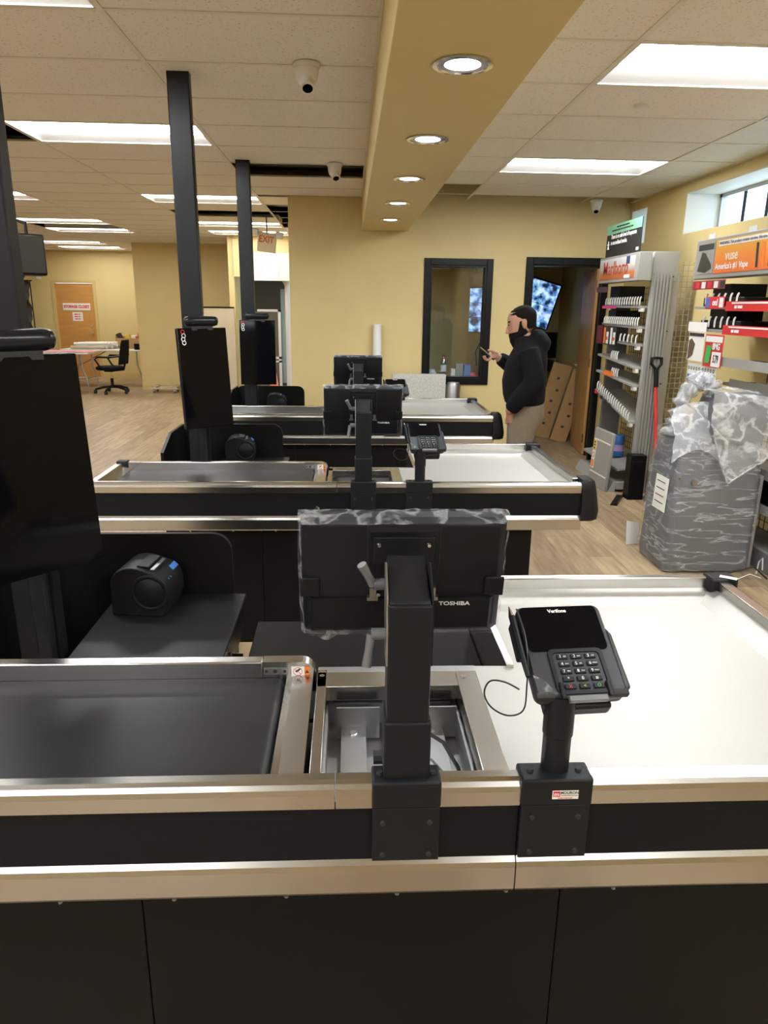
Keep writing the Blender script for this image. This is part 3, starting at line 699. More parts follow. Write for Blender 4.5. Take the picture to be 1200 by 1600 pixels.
def make_terminal():
    X = .35
    t = thing('card_terminal', '', 'card terminal', (X, F+.05, .83), 0, 'card terminals on the checkout counters')
    x0, x1 = .262, .388
    br = MB().box(x0, x1, F-.008, F+.045, .785, .838).build('clamp_bracket', 'arm', t, bevel=.004)
    MB().box(x0+.002, x1-.002, F-.006, F+.005, .676, .785).build('clamp_plate', 'arm', br, bevel=.0015)
    xc = (x0+x1)/2
    for dx in (-.041, .041):
        for z in (.762, .690): MB().cyl((xc+dx, F-.006, z), (xc+dx, F-.010, z), .0052, .004, n=12).build('screw', 'rubber', br, smooth=True)
        MB().cyl((xc+dx*1.05, F+.02, .838), (xc+dx*1.05, F+.02, .842), .006, .005, n=12).build('screw', 'rubber', br, smooth=True)
    py = F+.033
    MB().lathe([(.0245, .836), (.0245, .905), (.0265, .907), (.0265, .985), (0, .985)], (xc+.004, py, 0), 28).build('stand_pole', 'arm', t, smooth=True)
    # housing
    tl = R(32); yaw = R(4)
    right = Vector((math.cos(yaw), math.sin(yaw), 0)); back = Vector((-math.sin(yaw), math.cos(yaw), 0))
    up = (back*math.cos(tl)+Vector((0, 0, 1))*math.sin(tl)).normalized()
    D = frame((xc+.032, F+.092, 1.038), right, up)      # w = outward normal
    hw, hh = .080, .093
    def rr_(x, y, r_, w_, n=5, dx=0):
        out = []
        for cx, cy, a0 in ((x-r_, y-r_, 0), (-x+r_, y-r_, PI/2), (-x+r_, -y+r_, PI), (x-r_, -y+r_, 3*PI/2)):
            for k in range(n): a = a0+PI/2*k/(n-1); out.append((cx+r_*math.cos(a), cy+r_*math.sin(a), w_))
        return out
    MB(D).loft([rr_(hw-.006, hh-.006, .012, -.034), rr_(hw, hh, .014, -.026), rr_(hw, hh, .014, -.004), rr_(hw-.003, hh-.003, .012, 0)]).build('housing', 'term', t, smooth=True, angle=50)
    MB(D).box(-.06, .06, -.10, -.04, -.060, -.03).box(-.035, .035, -.06, .03, -.075, -.03).build('cradle', 'arm', t, bevel=.006)
    sc = MB(D).loft([rr_(.073, .047, .010, .0004), rr_(.073, .047, .010, .0014)], xf=D @ Matrix.Translation((-.002, .042, 0))).build('touch_display', 'glass_black', t)
    text('wordmark', 'Verifone', .010, D @ Matrix.Translation((-.004, .079, .0016)), 'ink_w', sc, sx=1.0, extr=.0001, bold=.0003)
    # keypad
    kp = D @ Matrix.Translation((.006, -.046, 0))
    MB(kp).loft([rr_(.050, .044, .010, -.001), rr_(.050, .044, .010, .0035), rr_(.043, .037, .008, .0035), rr_(.042, .036, .008, .0005)], cap=False).build('keypad_bezel', 'key', t, smooth=True, angle=40)
    MB(kp).box(-.043, .043, -.050, .037, .0, .0012).build('keypad_plate', 'term', t)
    MB(kp).box(-.034, .034, -.058, -.048, -.004, .006).build('card_slot', 'lever', t, bevel=.001)
    for s in (-1, 1): MB(kp).box(s*.042-.004, s*.042+.004, -.052, -.022, .0, .007).build('keypad_guard', 'key', t, bevel=.002)
    rows = [('1', '2', '3'), ('4', '5', '6'), ('7', '8', '9'), ('*', '0', '#'), ('X', '<', 'O')]
    sub = {'2': 'ABC', '3': 'DEF', '4': 'GHI', '5': 'JKL', '6': 'MNO', '7': 'PRS', '8': 'TUV', '9': 'WXY', '1': 'QZ.'}
    for r_, row in enumerate(rows):
        for c_, ch in enumerate(row):
            cx, cy = (c_-1)*.0255, .028-r_*.0145
            k = MB(kp).box(cx-.0098, cx+.0098, cy-.0046, cy+.0046, .001, .0042).build('key', 'key', t, bevel=.0012)
            mk = 'ink_w' if r_ < 4 else ('ink_r', 'ink_y', 'ink_g')[c_]
            text('key_character', ch, .0085, kp @ Matrix.Translation((cx-(.004 if ch in sub else 0), cy, .0043)), mk, k, extr=.0001)
            if ch in sub: text('key_letters', sub[ch], .0036, kp @ Matrix.Translation((cx+.0045, cy, .0043)), mk, k, extr=.0001)
    for s in (-1, 1): MB(D).box(s*.066-.016, s*.066+.016, -.094, -.082, -.012, .0012).build('grip_pad', 'rubber', t, bevel=.002)
    # card reader fin on the right side, stylus holder on the left
    MB(D).prism([(.078, -.085), (.092, -.078), (.090, .030), (.080, .05)], 2, -.030, -.006).build('swipe_reader', 'term', t, bevel=.004)
    hd = MB(D).box(-.096, -.083, -.012, .062, -.024, -.002).build('stylus_holder', 'key', t, bevel=.004)
    sy = MB(D).tube([(-.0905, -.055, .005), (-.0925, .0, .007), (-.0935, .062, .008), (-.094, .066, .008)], [.0038, .006, .006, .0058], n=12)
    pen = sy.build('stylus', 'mon', t, smooth=True)
    MB(D).tube([(-.094, .066, .008), (-.0945, .088, .008)], [.0058, .001], n=12).build('stylus_tip', 'chrome', pen, smooth=True)
    c = D @ Vector((-.086, -.04, .0)); cz = .80
    pts = [D @ Vector((-.080, .085, .004)), D @ Vector((-.078, .03, .008)), D @ Vector((-.083, -.02, .004)), c+Vector((0, 0, -.03)), c+Vector((-.004, -.004, -.075)),
           c+Vector((-.03, .0, -.088)), c+Vector((-.058, .012, -.078)), c+Vector((-.068, .03, -.06)), c+Vector((-.055, .045, -.045)), c+Vector((-.03, .035, -.042)), c+Vector((-.006, .01, -.045))]
    q = []
    for i in range(len(pts)-1):
        p0, p1, p2, p3 = pts[max(i-1, 0)], pts[i], pts[i+1], pts[min(i+2, len(pts)-1)]
        for s_ in range(5):
            u = s_/5; q.append(.5*((2*p1)+(p2-p0)*u+(2*p0-5*p1+4*p2-p3)*u*u+(3*p1-p0-3*p2+p3)*u**3))
    MB().tube(q, .0016, n=6).build('stylus_cord', 'cableb', t, smooth=True)
    MB(D).grid(lambda u, v: (-.080+.045*u, -.088+.04*v*(1-u), .002+.002*math.sin(u*9+v*5)), 8, 6).build('protective_film', 'film', t)
    return t

def make_screen():
    t = thing('touch_screen', '', 'touch screen', (-.755, F+.62, 0), 0, 'portrait touch screens')
    # local frame: facing -y of the thing; thing gets rotated about z
    c = Vector((-.755, F+.62, 1.248)); tl = R(4)
    D = frame(c, (1, 0, 0), (0, math.sin(tl), math.cos(tl)))
    hw, hh = .145, .258
    MB(D).box(-hw, hw, -hh, hh, -.026, -.002).build('case', 'kiosk', t, bevel=.004)
    MB(D).box(-hw+.002, hw-.002, -hh+.002, hh-.002, -.002, 0).build('display_glass', 'glass_black', t, bevel=.0006)
    b = MB(D)
    r_ = .026; L = .100; rings = []
    for k in range(-6, 7):
        u = k/6; x = L*(1 if u > 0 else -1)*min(1, abs(u)*1.06)
        rad = r_*math.sqrt(max(.02, 1-max(0, (abs(x)-(L-r_*.9))/(r_*.9))**2))
        rings.append([(x, hh+.033+rad*math.cos(a), -.004+rad*math.sin(a)) for a in [2*PI*i/20 for i in range(20)]])
    b.loft(rings).build('scanner_bar', 'teal', t, smooth=True, angle=60)
    MB(D).prism([(-.062, hh-.012), (-.035, hh-.012), (-.028, hh-.004), (.028, hh-.004), (.035, hh-.012), (.062, hh-.012), (.062, hh+.012), (-.062, hh+.012)], 2, -.001, .004).build('bar_clip', 'term', t)
    MB(D).box(-.05, .05, -.06, .06, -.07, -.026).build('wall_mount', 'arm', t, bevel=.004)
    MB(D).box(-.020, .020, -.02, .02, -.13, -.07).build('mount_arm', 'arm', t)
    for k in range(4): MB(D).lathe([(.010, -.001), (.012, 0), (.010, .001), (.008, 0), (.010, -.001)], n=14, xf=D @ Matrix.Translation((-hw+.028+.004*(k % 2), hh-.020-.018*k, .002))).build('strap_tag', 'ink_w' if k else 'red', t, smooth=True)
    return t

def make_post():
    t = thing('support_post', '', 'post', (-.84, F+.768, 0), 0, 'black posts to the ceiling')
    MB().box(-.895, -.785, F+.74, F+.795, 0, ZC+.02).build('post_shaft', 'postm', t, bevel=.006)
    MB().box(-.835, -.790, F+.71, F+.74, .02, 1.06).build('cable_channel', 'postm', t, bevel=.008)
    MB().box(-.93, -.785, F+.70, F+.89, 0, .012).build('base_plate', 'postm', t)
    return t

def make_drawer():
    t = thing('cash_drawer_stand', '', 'cash drawer', (-.59, F+.90, 0), 0, 'cash drawer stands')
    x0, x1, y0, y1 = -.70, -.372, F+.67, F+1.12
    MB().box(-.70, -.40, F+.70, F+1.10, 0, .60).build('stand', 'panel', t, bevel=.002)
    MB().box(-.778, -.372, F+.66, F+1.12, .712, .722).build('top_plate', 'print', t, bevel=.0015)
    d = MB().box(-.69, -.386, F+.68, F+1.11, .605, .711).build('drawer_body', 'black', t, bevel=.002)
    fr = MB().box(-.386, -.378, F+.685, F+1.105, .61, .705).build('drawer_front', 'kiosk', t, bevel=.002)
    MB().cyl((-.378, F+.78, .675), (-.366, F+.78, .675), .010, n=16).build('lock', 'chrome', fr, smooth=True)
    MB().box(-.366, -.335, F+.779, F+.781, .668, .682).lathe([(.010, -.001), (.013, 0), (.010, .001)], (-.34, F+.78, .655), 14).build('key', 'chrome', fr)
    return t

def make_panel():
    t = thing('privacy_panel', '', 'panel', (-.72, F+1.15, 0), 0, 'privacy panels behind the cash drawers')
    n = 8; rc = .06
    pr = [(-1.02, .45), (-.412, .45), (-.412, .925-rc)]+[(-.412-rc+rc*math.cos(a), .925-rc+rc*math.sin(a)) for a in [PI/2*i/n for i in range(1, n+1)]]+[(-1.02+rc+rc*math.cos(a), .925-rc+rc*math.sin(a)) for a in [PI/2+PI/2*i/n for i in range(n+1)]]
    MB().prism(pr, 1, F+1.122, F+1.14).build('rear_panel', 'panel', t)
    MB().prism([(F+.60, .2), (F+1.122, .2), (F+1.122, .925), (F+.80, .925), (F+.60, .85)], 0, -1.02, -1.004).build('side_panel', 'panel', t)
    MB().box(-1.0, -.42, F+1.13, F+1.16, 0, .45).build('panel_foot', 'panel', t)
    return t

def make_printer():
    # faces +x; side with the round roll cover towards -y
    px, py, pz = -.64, F+1.02, .722
    t = thing('receipt_printer', '', 'printer', (px, py, pz), 0, 'receipt printers')
    D = Matrix.Translation((px, py, pz))
    x0, x1, y0, y1 = -.100, .062, -.072, .072
    pr = [(x0, 0), (x1-.005, 0), (x1+.012, .045), (x1+.012, .075)]
    pr += [(x1-.042+.054*math.cos(a), .080+.054*math.sin(a)) for a in [R(d) for d in (0, 20, 40, 60, 75)]]
    pr += [(-.010, .147), (-.030, .150)]+[(x0+.058+.058*math.cos(a), .092+.058*math.sin(a)) for a in [R(d) for d in (95, 115, 135, 155, 175)]]
    body = MB(D).prism(pr, 1, y0, y1).build('body', 'print', t, bevel=.003)
    xf = D @ Matrix.Translation((x1-.042, y0, .075)) @ Matrix.Rotation(PI/2, 4, 'X')
    MB(xf).lathe([(.056, 0), (.057, .003), (.054, .005), (.047, .005), (.045, .003), (.043, .005), (.0, .006)], n=36).build('roll_cover', 'print', t, smooth=True, angle=60)
    MB(D).prism([(-.030, .001), (-.028, .001), (.012, .066), (.010, .066)], 1, y0-.0006, y0+.001).build('cover_seam', 'rubber', body)
    MB(D).prism([(-.022, .1495), (.012, .1465), (.012, .149), (-.022, .152)], 1, -.050, .050).build('paper_slot', 'rubber', t)
    MB(D).box(.018, .030, -.052, .052, .138, .1415).build('tear_bar', 'dull', t)
    q = frame(D @ Vector((.052, .045, .117)), (0, 1, 0), (-.72, 0, .69))
    MB(q).box(-.026, .022, -.008, .010, .004, .006).build('status_strip', 'ink_b', t)
    q2 = frame(D @ Vector((.058, -.025, .1105)), (0, 1, 0), (-.75, 0, .66))
    MB(q2).add([(-.012, -.010, .0035), (0, .012, .0035), (.012, -.010, .0035), (.007, -.010, .0035), (0, .004, .0035), (-.007, -.010, .0035)], [(0, 1, 4, 5), (1, 2, 3, 4)]).build('emblem', 'ink_b', t)
    t.rotation_euler = (0, 0, 0)
    return t

protos = {'counter': make_counter, 'monitor': make_monitor, 'terminal': make_terminal, 'screen': make_screen, 'post': make_post, 'drawer': make_drawer, 'panel': make_panel, 'printer': make_printer}
SCR_ROT = [R(49), R(43), R(2)]
for key, fn in protos.items():
    root = fn()
    base = Vector(root.location)
    insts = []
    for i, (dx, dy) in enumerate(LANES):
        o = root if i == 0 else copy_tree(root)
        o.location = base+Vector((dx, dy, 0)); o['label'] = LAB[key][i]
        if key == 'post' and i == 0: o.location.x -= .032
        if key == 'screen' and i == 0: o.location.x -= .02
        if key == 'screen': o.rotation_euler = (0, 0, SCR_ROT[i])
        if key == 'printer': o.rotation_euler = (0, 0, R(-6 if i == 0 else 4))
        insts.append(o)
        if key == 'terminal' and i == 0: term0 = o
bpy.context.view_layer.update()
# maker's sticker only on the first terminal bracket
dx0 = LANES[0][0]
sx_ = .339+dx0
term0.matrix_basis = Matrix.Translation(term0.location)
xf = frame((sx_, F-.0085, .809), (1, 0, 0), (0, 0, 1))
st = MB(xf).box(-.023, .023, -.0085, .0085, 0, .0006).build('maker_sticker', 'paper', term0)
MB(xf).box(-.0215, -.0095, -.0040, .0075, .0006, .0008).build('sticker_logo', 'ink_r', st)
text('logo_letter', 'm', .0115, xf @ Matrix.Translation((-.0155, .0012, .0009)), 'ink_w', st, extr=.0001, bold=.0003)
text('sticker_wordmark', 'MOURON', .0078, xf @ Matrix.Translation((.0070, .0040, .0008)), 'ink_k', st, extr=.0001, bold=.0002, sx=.9)
bars('sticker_tagline', xf @ Matrix.Translation((.0068, -.0012, .0008)), [(-.0145, .0145, 0, .0016)], 'dull', st)
bars('sticker_address', xf @ Matrix.Translation((.0, -.0062, .0008)), [(-.013, .013, 0, .0016)], 'ink_r', st)
# flat tag lying on the far corner cap

# ------------------------------------------------------------------ back wall: framed window, doorway, office behind
def frame_ring(mb, x0, x1, z0, z1, w_, y0, y1, bottom=True):
    mb.box(x0-w_, x0, y0, y1, z0-(w_ if bottom else 0), z1+w_).box(x1, x1+w_, y0, y1, z0-(w_ if bottom else 0), z1+w_)
    mb.box(x0, x1, y0, y1, z1, z1+w_)
    if bottom: mb.box(x0, x1, y0, y1, z0-w_, z0)
    return mb
wn = tag(bpy.data.objects.new('window_6', None), kind='structure'); COL.objects.link(wn)
frame_ring(MB(), WX0, WX1, WZ0, WZ1, .068, YB-.022, YB).build('window_casing', 'blackwood', wn, bevel=.004)
frame_ring(MB(), WX0+.018, WX1-.018, WZ0+.018, WZ1-.018, .018, YB-.012, YB+T).build('window_jamb', 'blackwood', wn)
MB().box(WX0+.018, WX1-.018, YB+.05, YB+.055, WZ0+.018, WZ1-.018).build('window_pane', 'glass', wn)
MB().box(WX0-.05, WX1+.05, YB+T, YB+.34, WZ0-.03, WZ0).build('window_shelf', 'greyd', wn)
dn = tag(bpy.data.objects.new('door_1', None), kind='structure'); COL.objects.link(dn)
frame_ring(MB(), DX0, DX1, 0, DZ, .075, YB-.02, YB, False).build('door_casing', 'blackwood', dn, bevel=.004)
frame_ring(MB(), DX0+.015, DX1-.015, 0, DZ-.015, .015, YB, YB+T, False).build('door_jamb', 'blackwood', dn)
# open slab, hinged on the right jamb and swung into the office
a = R(97)
Ds = Matrix.Translation((DX1-.02, YB+.03, 0)) @ Matrix.Rotation(PI-a, 4, 'Z')
MB(Ds).box(0, .73, -.022, .022, .01, 2.05).build('door_slab', 'wood', dn, bevel=.002)
for s in (-1, 1):
    MB(Ds).cyl((.665, s*.022, .98), (.665, s*.030, .98), .027, n=20).cyl((.665, s*.03, .98), (.665, s*.065, .98), .010, n=12).box(.55, .675, s*.065-.007, s*.065+.007, .972, .990).build('door_lever', 'chrome', dn, bevel=.003)
for z in (.2, 1.05, 1.88): MB(Ds).cyl((0, .026, z-.05), (0, .026, z+.05), .009, n=10).build('door_hinge', 'chrome', dn)
# office shell
Mt['office'] = Mt['wall']
w = MB().box(.3, 3.5, 10.4, 10.5, 0, 3).box(.3, .4, YB+T, 10.4, 0, 3).box(3.35, 3.45, YB+T, 10.6, 0, 3)
tag(w.build('wall_office', 'office'), kind='structure')
tag(MB().box(.9, 1.50, 9.25, 10.4, 0, 3).build('wall_office_partition', 'wall', bevel=.003), kind='structure')
tag(MB().box(.3, 3.45, YB+T, 10.5, 2.62, 2.66).build('ceiling_office', 'tile'), kind='structure')
def tv(name, label, c, right, up, w_, h_, m, parts=3):
    t = thing(name, label, 'television', c)
    D = frame(c, right, up)
    MB(D).box(-w_/2, w_/2, -h_/2, h_/2, -.05, 0).build('case', 'blackwood', t, bevel=.004)
    for k in range(parts):
        a0 = -h_/2+.012+(h_-.024)*k/parts; a1 = -h_/2+.012+(h_-.024)*(k+1)/parts-.006
        MB(D).box(-w_/2+.012, w_/2-.012, a0, a1, 0, .002).build('picture', m, t)
    MB(D).box(-.08, .08, -.08, .08, -.14, -.05).build('wall_mount', 'dull', t)
    return t
tv('television', 'television of stacked camera pictures seen through the black-framed window', (1.74, 9.95, 1.60), (.93, -.37, 0), (-.02, -.12, .99), .34, .60, 'cctv')
tv('television', 'tilted television of camera pictures high in the office doorway', (2.57, 10.05, 1.70), (.86, -.42, -.28), (.22, -.2, .95), .46, .62, 'cctv2', 2)
t = thing('desk_monitor', 'dark monitor on the office wall shelf behind the standing man', 'monitor', (2.62, 10.1, 1.0))
MB().box(2.38, 2.86, 10.0, 10.04, .97, 1.32).build('case', 'blackwood', t, bevel=.004)
MB().box(2.40, 2.84, 9.997, 10.0, .99, 1.30).build('screen', 'glass_black', t)
MB().box(2.58, 2.66, 10.0, 10.06, .93, .97).box(2.5, 2.74, 9.95, 10.15, .92, .935).build('foot', 'blackwood', t)
tag(MB().box(2.35, 2.92, 9.9, 10.4, .80, .92).build('wall_shelf', 'blackwood', bevel=.004), 'black wall shelf under the dark office monitor', 'shelf')
tag(MB().box(2.15, 2.62, 10.0, 10.38, 2.18, 2.42).build('recorder_box', 'blackwood', bevel=.004), 'black recorder box high on the office wall above the tilted television', 'recorder')
rnd = random.Random(5)
for i in range(4):
    p = [(2.4+.08*i+rnd.uniform(-.05, .05)*k, 9.95+.02*i, .86-.2*k*(.7+.1*i)+(.05 if k % 2 else 0)) for k in range(5)]
    q = []
    for j in range(4):
        for s in range(4): q.append(tuple(p[j][m]+(p[j+1][m]-p[j][m])*s/4+(.03*math.sin(PI*s/4)*(1 if j % 2 else -1) if m == 0 else 0) for m in range(3)))
    tag(MB().tube(q, .006).build('cable', 'cableb', smooth=True), 'black cable dangling below the office wall shelf', 'cable', 'cables under the office shelf')
for i, x in enumerate((1.58, 1.66, 1.74)):
    p = [(x, 9.9, 2.61), (x+.02, 9.9, 2.35), (x+.05*(i-1), 9.88, 2.12), (x+.03, 9.9, 2.02+.05*i), (x+.06, 9.9, 2.12)]
    tag(MB().tube(p, .007).build('cable', 'cablew' if i != 1 else 'cableb', smooth=True), 'loose cable hanging from the office ceiling above the stacked camera pictures', 'cable', 'cables hanging in the office')
tag(MB().tube([(1.85, 9.93, 1.32), (1.78, 9.93, 1.18), (1.72, 9.93, 1.05), (1.74, 9.93, .86)], .006).build('cable', 'cableb', smooth=True), 'black cable running down the wall below the camera pictures', 'cable')
# things on the office window shelf
t = thing('water_bottle', 'clear water bottle with red cap on the window shelf', 'bottle', (1.06, YB+.2, WZ0))
MB().lathe([(0, 0), (.032, 0), (.034, .01), (.034, .15), (.03, .18), (.013, .205), (.013, .225)], (1.06, YB+.2, WZ0), 20).build('bottle_body', 'bottle', t, smooth=True)
MB().lathe([(.0145, .222), (.0145, .242), (0, .242)], (1.06, YB+.2, WZ0), 16).build('cap', 'red', t, smooth=True)
MB().lathe([(.0346, .06), (.0346, .13)], (1.06, YB+.2, WZ0), 20).build('wrapper', 'paper', t, smooth=True)
for i, (x, w_, h_, m) in enumerate(((1.17, .05, .09, 'white_plastic'), (1.24, .09, .15, 'dull'), (1.33, .08, .14, 'navy'), (1.40, .07, .05, 'ink_r'))):
    o = MB().prism([(-w_/2, 0), (w_/2, 0), (w_/2*.92, h_), (-w_/2*.92, h_)], 1, -.05, .05, xf=Matrix.Translation((x, YB+.22, WZ0))).build('small_carton', m, bevel=.004)
    tag(o, ['small white carton next to the bottle on the window shelf', 'grey boxed item on the window shelf between white carton and blue carton', 'dark blue carton on the window shelf', 'low red carton at the end of the window shelf'][i], 'carton')
tag(MB().lathe([(0, 0), (.05, 0), (.055, .03), (.03, .08), (0, .09)], (.93, YB+.2, WZ0), 12).build('tissue_wad', 'paper', smooth=True), 'crumpled white tissue at the end of the window shelf', 'tissue')
# flat cartons leaning in the office
for i, (x, y, hgt, wd, ln) in enumerate(((2.50, 9.25, .98, .24, -.16), (2.66, 8.95, .92, .20, -.12))):
    t = thing('flat_carton', ['tall flat cardboard carton leaning in the office, the taller one', 'narrower cardboard carton leaning against the open wooden door'][i], 'carton', (x, y, 0), R(-20))
    D = Matrix.Translation((x, y, 0)) @ Matrix.Rotation(R(-14), 4, 'Z') @ Matrix.Rotation(R(14), 4, 'Y')
    MB(D).box(-wd/2, wd/2, -.05, .05, .0, hgt).build('carton_body', 'card', t, bevel=.003)
    for k in range(5):
        MB(D).box(-.02+.03*(k % 2), .015+.03*(k % 2), -.0512, -.05, .18+.15*k, .21+.15*k).build('printed_mark', 'ink_k', t)
# roll of paper and stone slab by the back wall
t = thing('paper_roll', 'tall white roll standing against the yellow wall', 'roll', (.295, YB-.06, 0))
MB().lathe([(.022, 0), (.046, 0), (.046, 1.44), (.022, 1.44), (.022, 0)], (.295, YB-.06, 0), 24).build('roll_body', 'paper', t, smooth=True)
tag(MB().box(.46, 1.04, 7.80, 7.92, 0, .925).build('stone_slab', 'slab', bevel=.004), 'white speckled slab standing upright below the black-framed window', 'slab')
MB_ = MB().lathe([(0, 0), (.075, 0), (.08, .02), (.08, .80), (.065, .84), (0, .845)], (1.13, 7.84, 0), 24)
tag(MB_.build('steel_canister', 'galv', smooth=True), 'dull metal canister standing beside the white speckled slab', 'canister')

# ------------------------------------------------------------------ man with a phone
mx, my = 1.325, 5.40
f_ = Vector((-.96, .28, 0)).normalized(); l_ = Vector((-f_.y, f_.x, 0))
MW = Matrix(((f_.x, l_.x, 0, mx), (f_.y, l_.y, 0, my), (0, 0, 1, 0), (0, 0, 0, 1)))   # local: x forward, y left, z up
man = thing('person', 'bearded man in black hoodie and khaki trousers looking down at a phone', 'person', (mx, my, 0))
def ell(z, cx, d, w_, cy=0, n=20, p=2.3):
    out = []
    for k in range(n):
        a_ = 2*PI*k/n; c_, s_ = math.cos(a_), math.sin(a_)
        out.append((cx+d*math.copysign(abs(c_)**(2/p), c_), cy+w_*math.copysign(abs(s_)**(2/p), s_), z))
    return out
def tubes(mb, pts, rs, n=12):
    # subdivide for a soft bend
    q, rq = [], []
    P_ = [Vector(p) for p in pts]
    for i in range(len(P_)-1):
        p0, p1, p2, p3 = P_[max(i-1, 0)], P_[i], P_[i+1], P_[min(i+2, len(P_)-1)]
        for s_ in range(5):
            u = s_/5; q.append(.5*((2*p1)+(p2-p0)*u+(2*p0-5*p1+4*p2-p3)*u*u+(3*p1-p0-3*p2+p3)*u**3)); rq.append(rs[i]+(rs[i+1]-rs[i])*u)
    q.append(P_[-1]); rq.append(rs[-1])
    return mb.tube(q, rq, n=n)
HT = Matrix.Translation((.03, 0, 1.44)) @ Matrix.Rotation(R(16), 4, 'Y') @ Matrix.Translation((-.03, 0, -1.44))   # head bowed
def head_rings(grow=0, shift=0, zs=None):
    tab = [(1.395, .082, .022, .022), (1.405, .078, .040, .036), (1.430, .066, .064, .053), (1.465, .050, .088, .066), (1.50, .040, .099, .072), (1.54, .032, .104, .076), (1.58, .028, .101, .075), (1.61, .025, .088, .067), (1.632, .020, .062, .050), (1.643, .016, .025, .020)]
    return [ell(z+(grow if z > 1.6 else 0), c+shift, d+grow, w_+grow, p=2.1) for z, c, d, w_ in tab if zs is None or zs[0] <= z <= zs[1]]
b = MB(MW)
b.loft(head_rings(), xf=MW @ HT)
# nose, brow, lips, ear
b.loft([ell(1.535, .132, .006, .008), ell(1.50, .146, .012, .012), ell(1.482, .150, .014, .017), ell(1.474, .142, .012, .014)], xf=MW @ HT)
for s in (-1, 1):
    b.loft([ell(1.475, .012, .010, .006, s*.078), ell(1.495, .010, .017, .009, s*.082), ell(1.525, .006, .020, .010, s*.084), ell(1.545, .004, .012, .006, s*.081)], xf=MW @ HT)
b.loft([ell(1.30, -.015, .06, .07), ell(1.38, .005, .056, .058), ell(1.45, .025, .06, .058)])
b.loft([ell(.86, 0, .10, .15), ell(1.0, .0, .11, .155), ell(1.2, 0, .11, .17), ell(1.33, -.01, .09, .165), ell(1.38, -.005, .06, .09)])
for s in (-1, 1):
    tubes(b, [(0, s*.085, .92), (.02, s*.09, .50), (-.01, s*.09, .09)], [.085, .055, .04])
    b.loft([ell(.02, .06, .12, .042, s*.09), ell(.07, .04, .10, .038, s*.09), ell(.10, -.01, .04, .036, s*.09)])
# camera-side arm, hand in pocket
tubes(b, [(-.01, .19, 1.33), (-.07, .235, 1.12), (.07, .20, .93), (.10, .185, .88)], [.048, .042, .034, .028])
b.loft([ell(.78, .070, .022, .026, .135), ell(.83, .085, .030, .028, .145), ell(.90, .095, .028, .024, .180)])
for k in range(4): tubes(b, [(.080-.016*k, .140, .80), (.080-.016*k, .137, .765), (.078-.016*k, .133, .735-.006*(k % 3))], [.010, .0095, .008], n=8)
tubes(b, [(.105, .16, .86), (.115, .15, .82), (.115, .145, .785)], [.012, .0105, .009], n=8)
# phone arm and hand
tubes(b, [(0, -.19, 1.33), (.03, -.235, 1.13), (.19, -.13, 1.235), (.235, -.10, 1.27)], [.048, .042, .034, .027])
HC = Vector((.265, -.085, 1.285))
b.loft([[tuple(HC+Vector((x, y, z))) for x, y, z in ((-.04, -.025, -.03), (-.04, .02, -.03), (.02, .03, -.035), (.025, -.035, -.03))],
        [tuple(HC+Vector((x, y, z))) for x, y, z in ((-.04, -.025, .02), (-.04, .02, .02), (.02, .03, .0), (.025, -.035, .0))]])
for k in range(4):
    y = -.022+.0165*k; L_ = (.9, 1.05, 1., .82)[k]
    tubes(b, [HC+Vector((.005, y, -.026)), HC+Vector((.035*L_, y+.004, -.045)), HC+Vector((.058*L_, y+.01, -.035)), HC+Vector((.066*L_, y+.016, -.012))], [.0105, .0098, .009, .008], n=8)
tubes(b, [HC+Vector((-.02, .022, .012)), HC+Vector((.008, .034, .028)), HC+Vector((.038, .030, .030))], [.0125, .011, .009], n=8)
body = b.build('body', 'skin', man, smooth=True)
def remesh(o, v, it=3):
    m_ = o.modifiers.new('remesh', 'REMESH'); m_.mode = 'VOXEL'; m_.voxel_size = v; m_.use_smooth_shade = True
    s_ = o.modifiers.new('smooth', 'SMOOTH'); s_.factor = .5; s_.iterations = it
remesh(body, .0065, 2)
h = MB(MW)
h.loft([ell(.925, -.005, .128, .185), ell(.945, -.003, .150, .202), ell(1.0, .005, .160, .208), ell(1.10, .012, .165, .212), ell(1.22, .002, .155, .220), ell(1.30, -.012, .138, .218), ell(1.36, -.02, .115, .17), ell(1.40, -.02, .09, .115)])
tubes(h, [(-.01, .175, 1.325), (-.06, .225, 1.20), (-.065, .245, 1.10), (.03, .225, .98), (.085, .20, .905)], [.082, .078, .074, .066, .052])
tubes(h, [(0, -.175, 1.325), (.01, -.235, 1.20), (.04, -.235, 1.13), (.14, -.16, 1.205), (.215, -.115, 1.255)], [.082, .078, .074, .062, .048])
# hood lying behind the neck
h.loft([ell(1.33, -.075, .085, .13), ell(1.39, -.085, .085, .125), ell(1.44, -.075, .062, .105), ell(1.475, -.06, .035, .08)])
h.loft([ell(1.36, .035, .07, .10), ell(1.41, .02, .085, .098), ell(1.43, .0, .08, .09)])
hoodie = h.build('hoodie', 'hoodie', man, smooth=True); remesh(hoodie, .011, 4)
pmb = MB(MW)
pmb.loft([ell(.96, -.005, .135, .178), ell(.90, -.01, .145, .185), ell(.84, -.015, .145, .185), ell(.78, -.012, .135, .18)])
for s in (-1, 1):
    pmb.loft([ell(.90, -.008, .125, .105, s*.078), ell(.80, -.005, .120, .102, s*.085), ell(.66, .01, .100, .092, s*.092), ell(.50, .02, .083, .078, s*.095), ell(.30, .005, .075, .07, s*.095), ell(.12, -.005, .068, .065, s*.095), ell(.085, -.005, .068, .065, s*.095)])
pants = pmb.build('trousers', 'pants', man, smooth=True); remesh(pants, .011, 3)
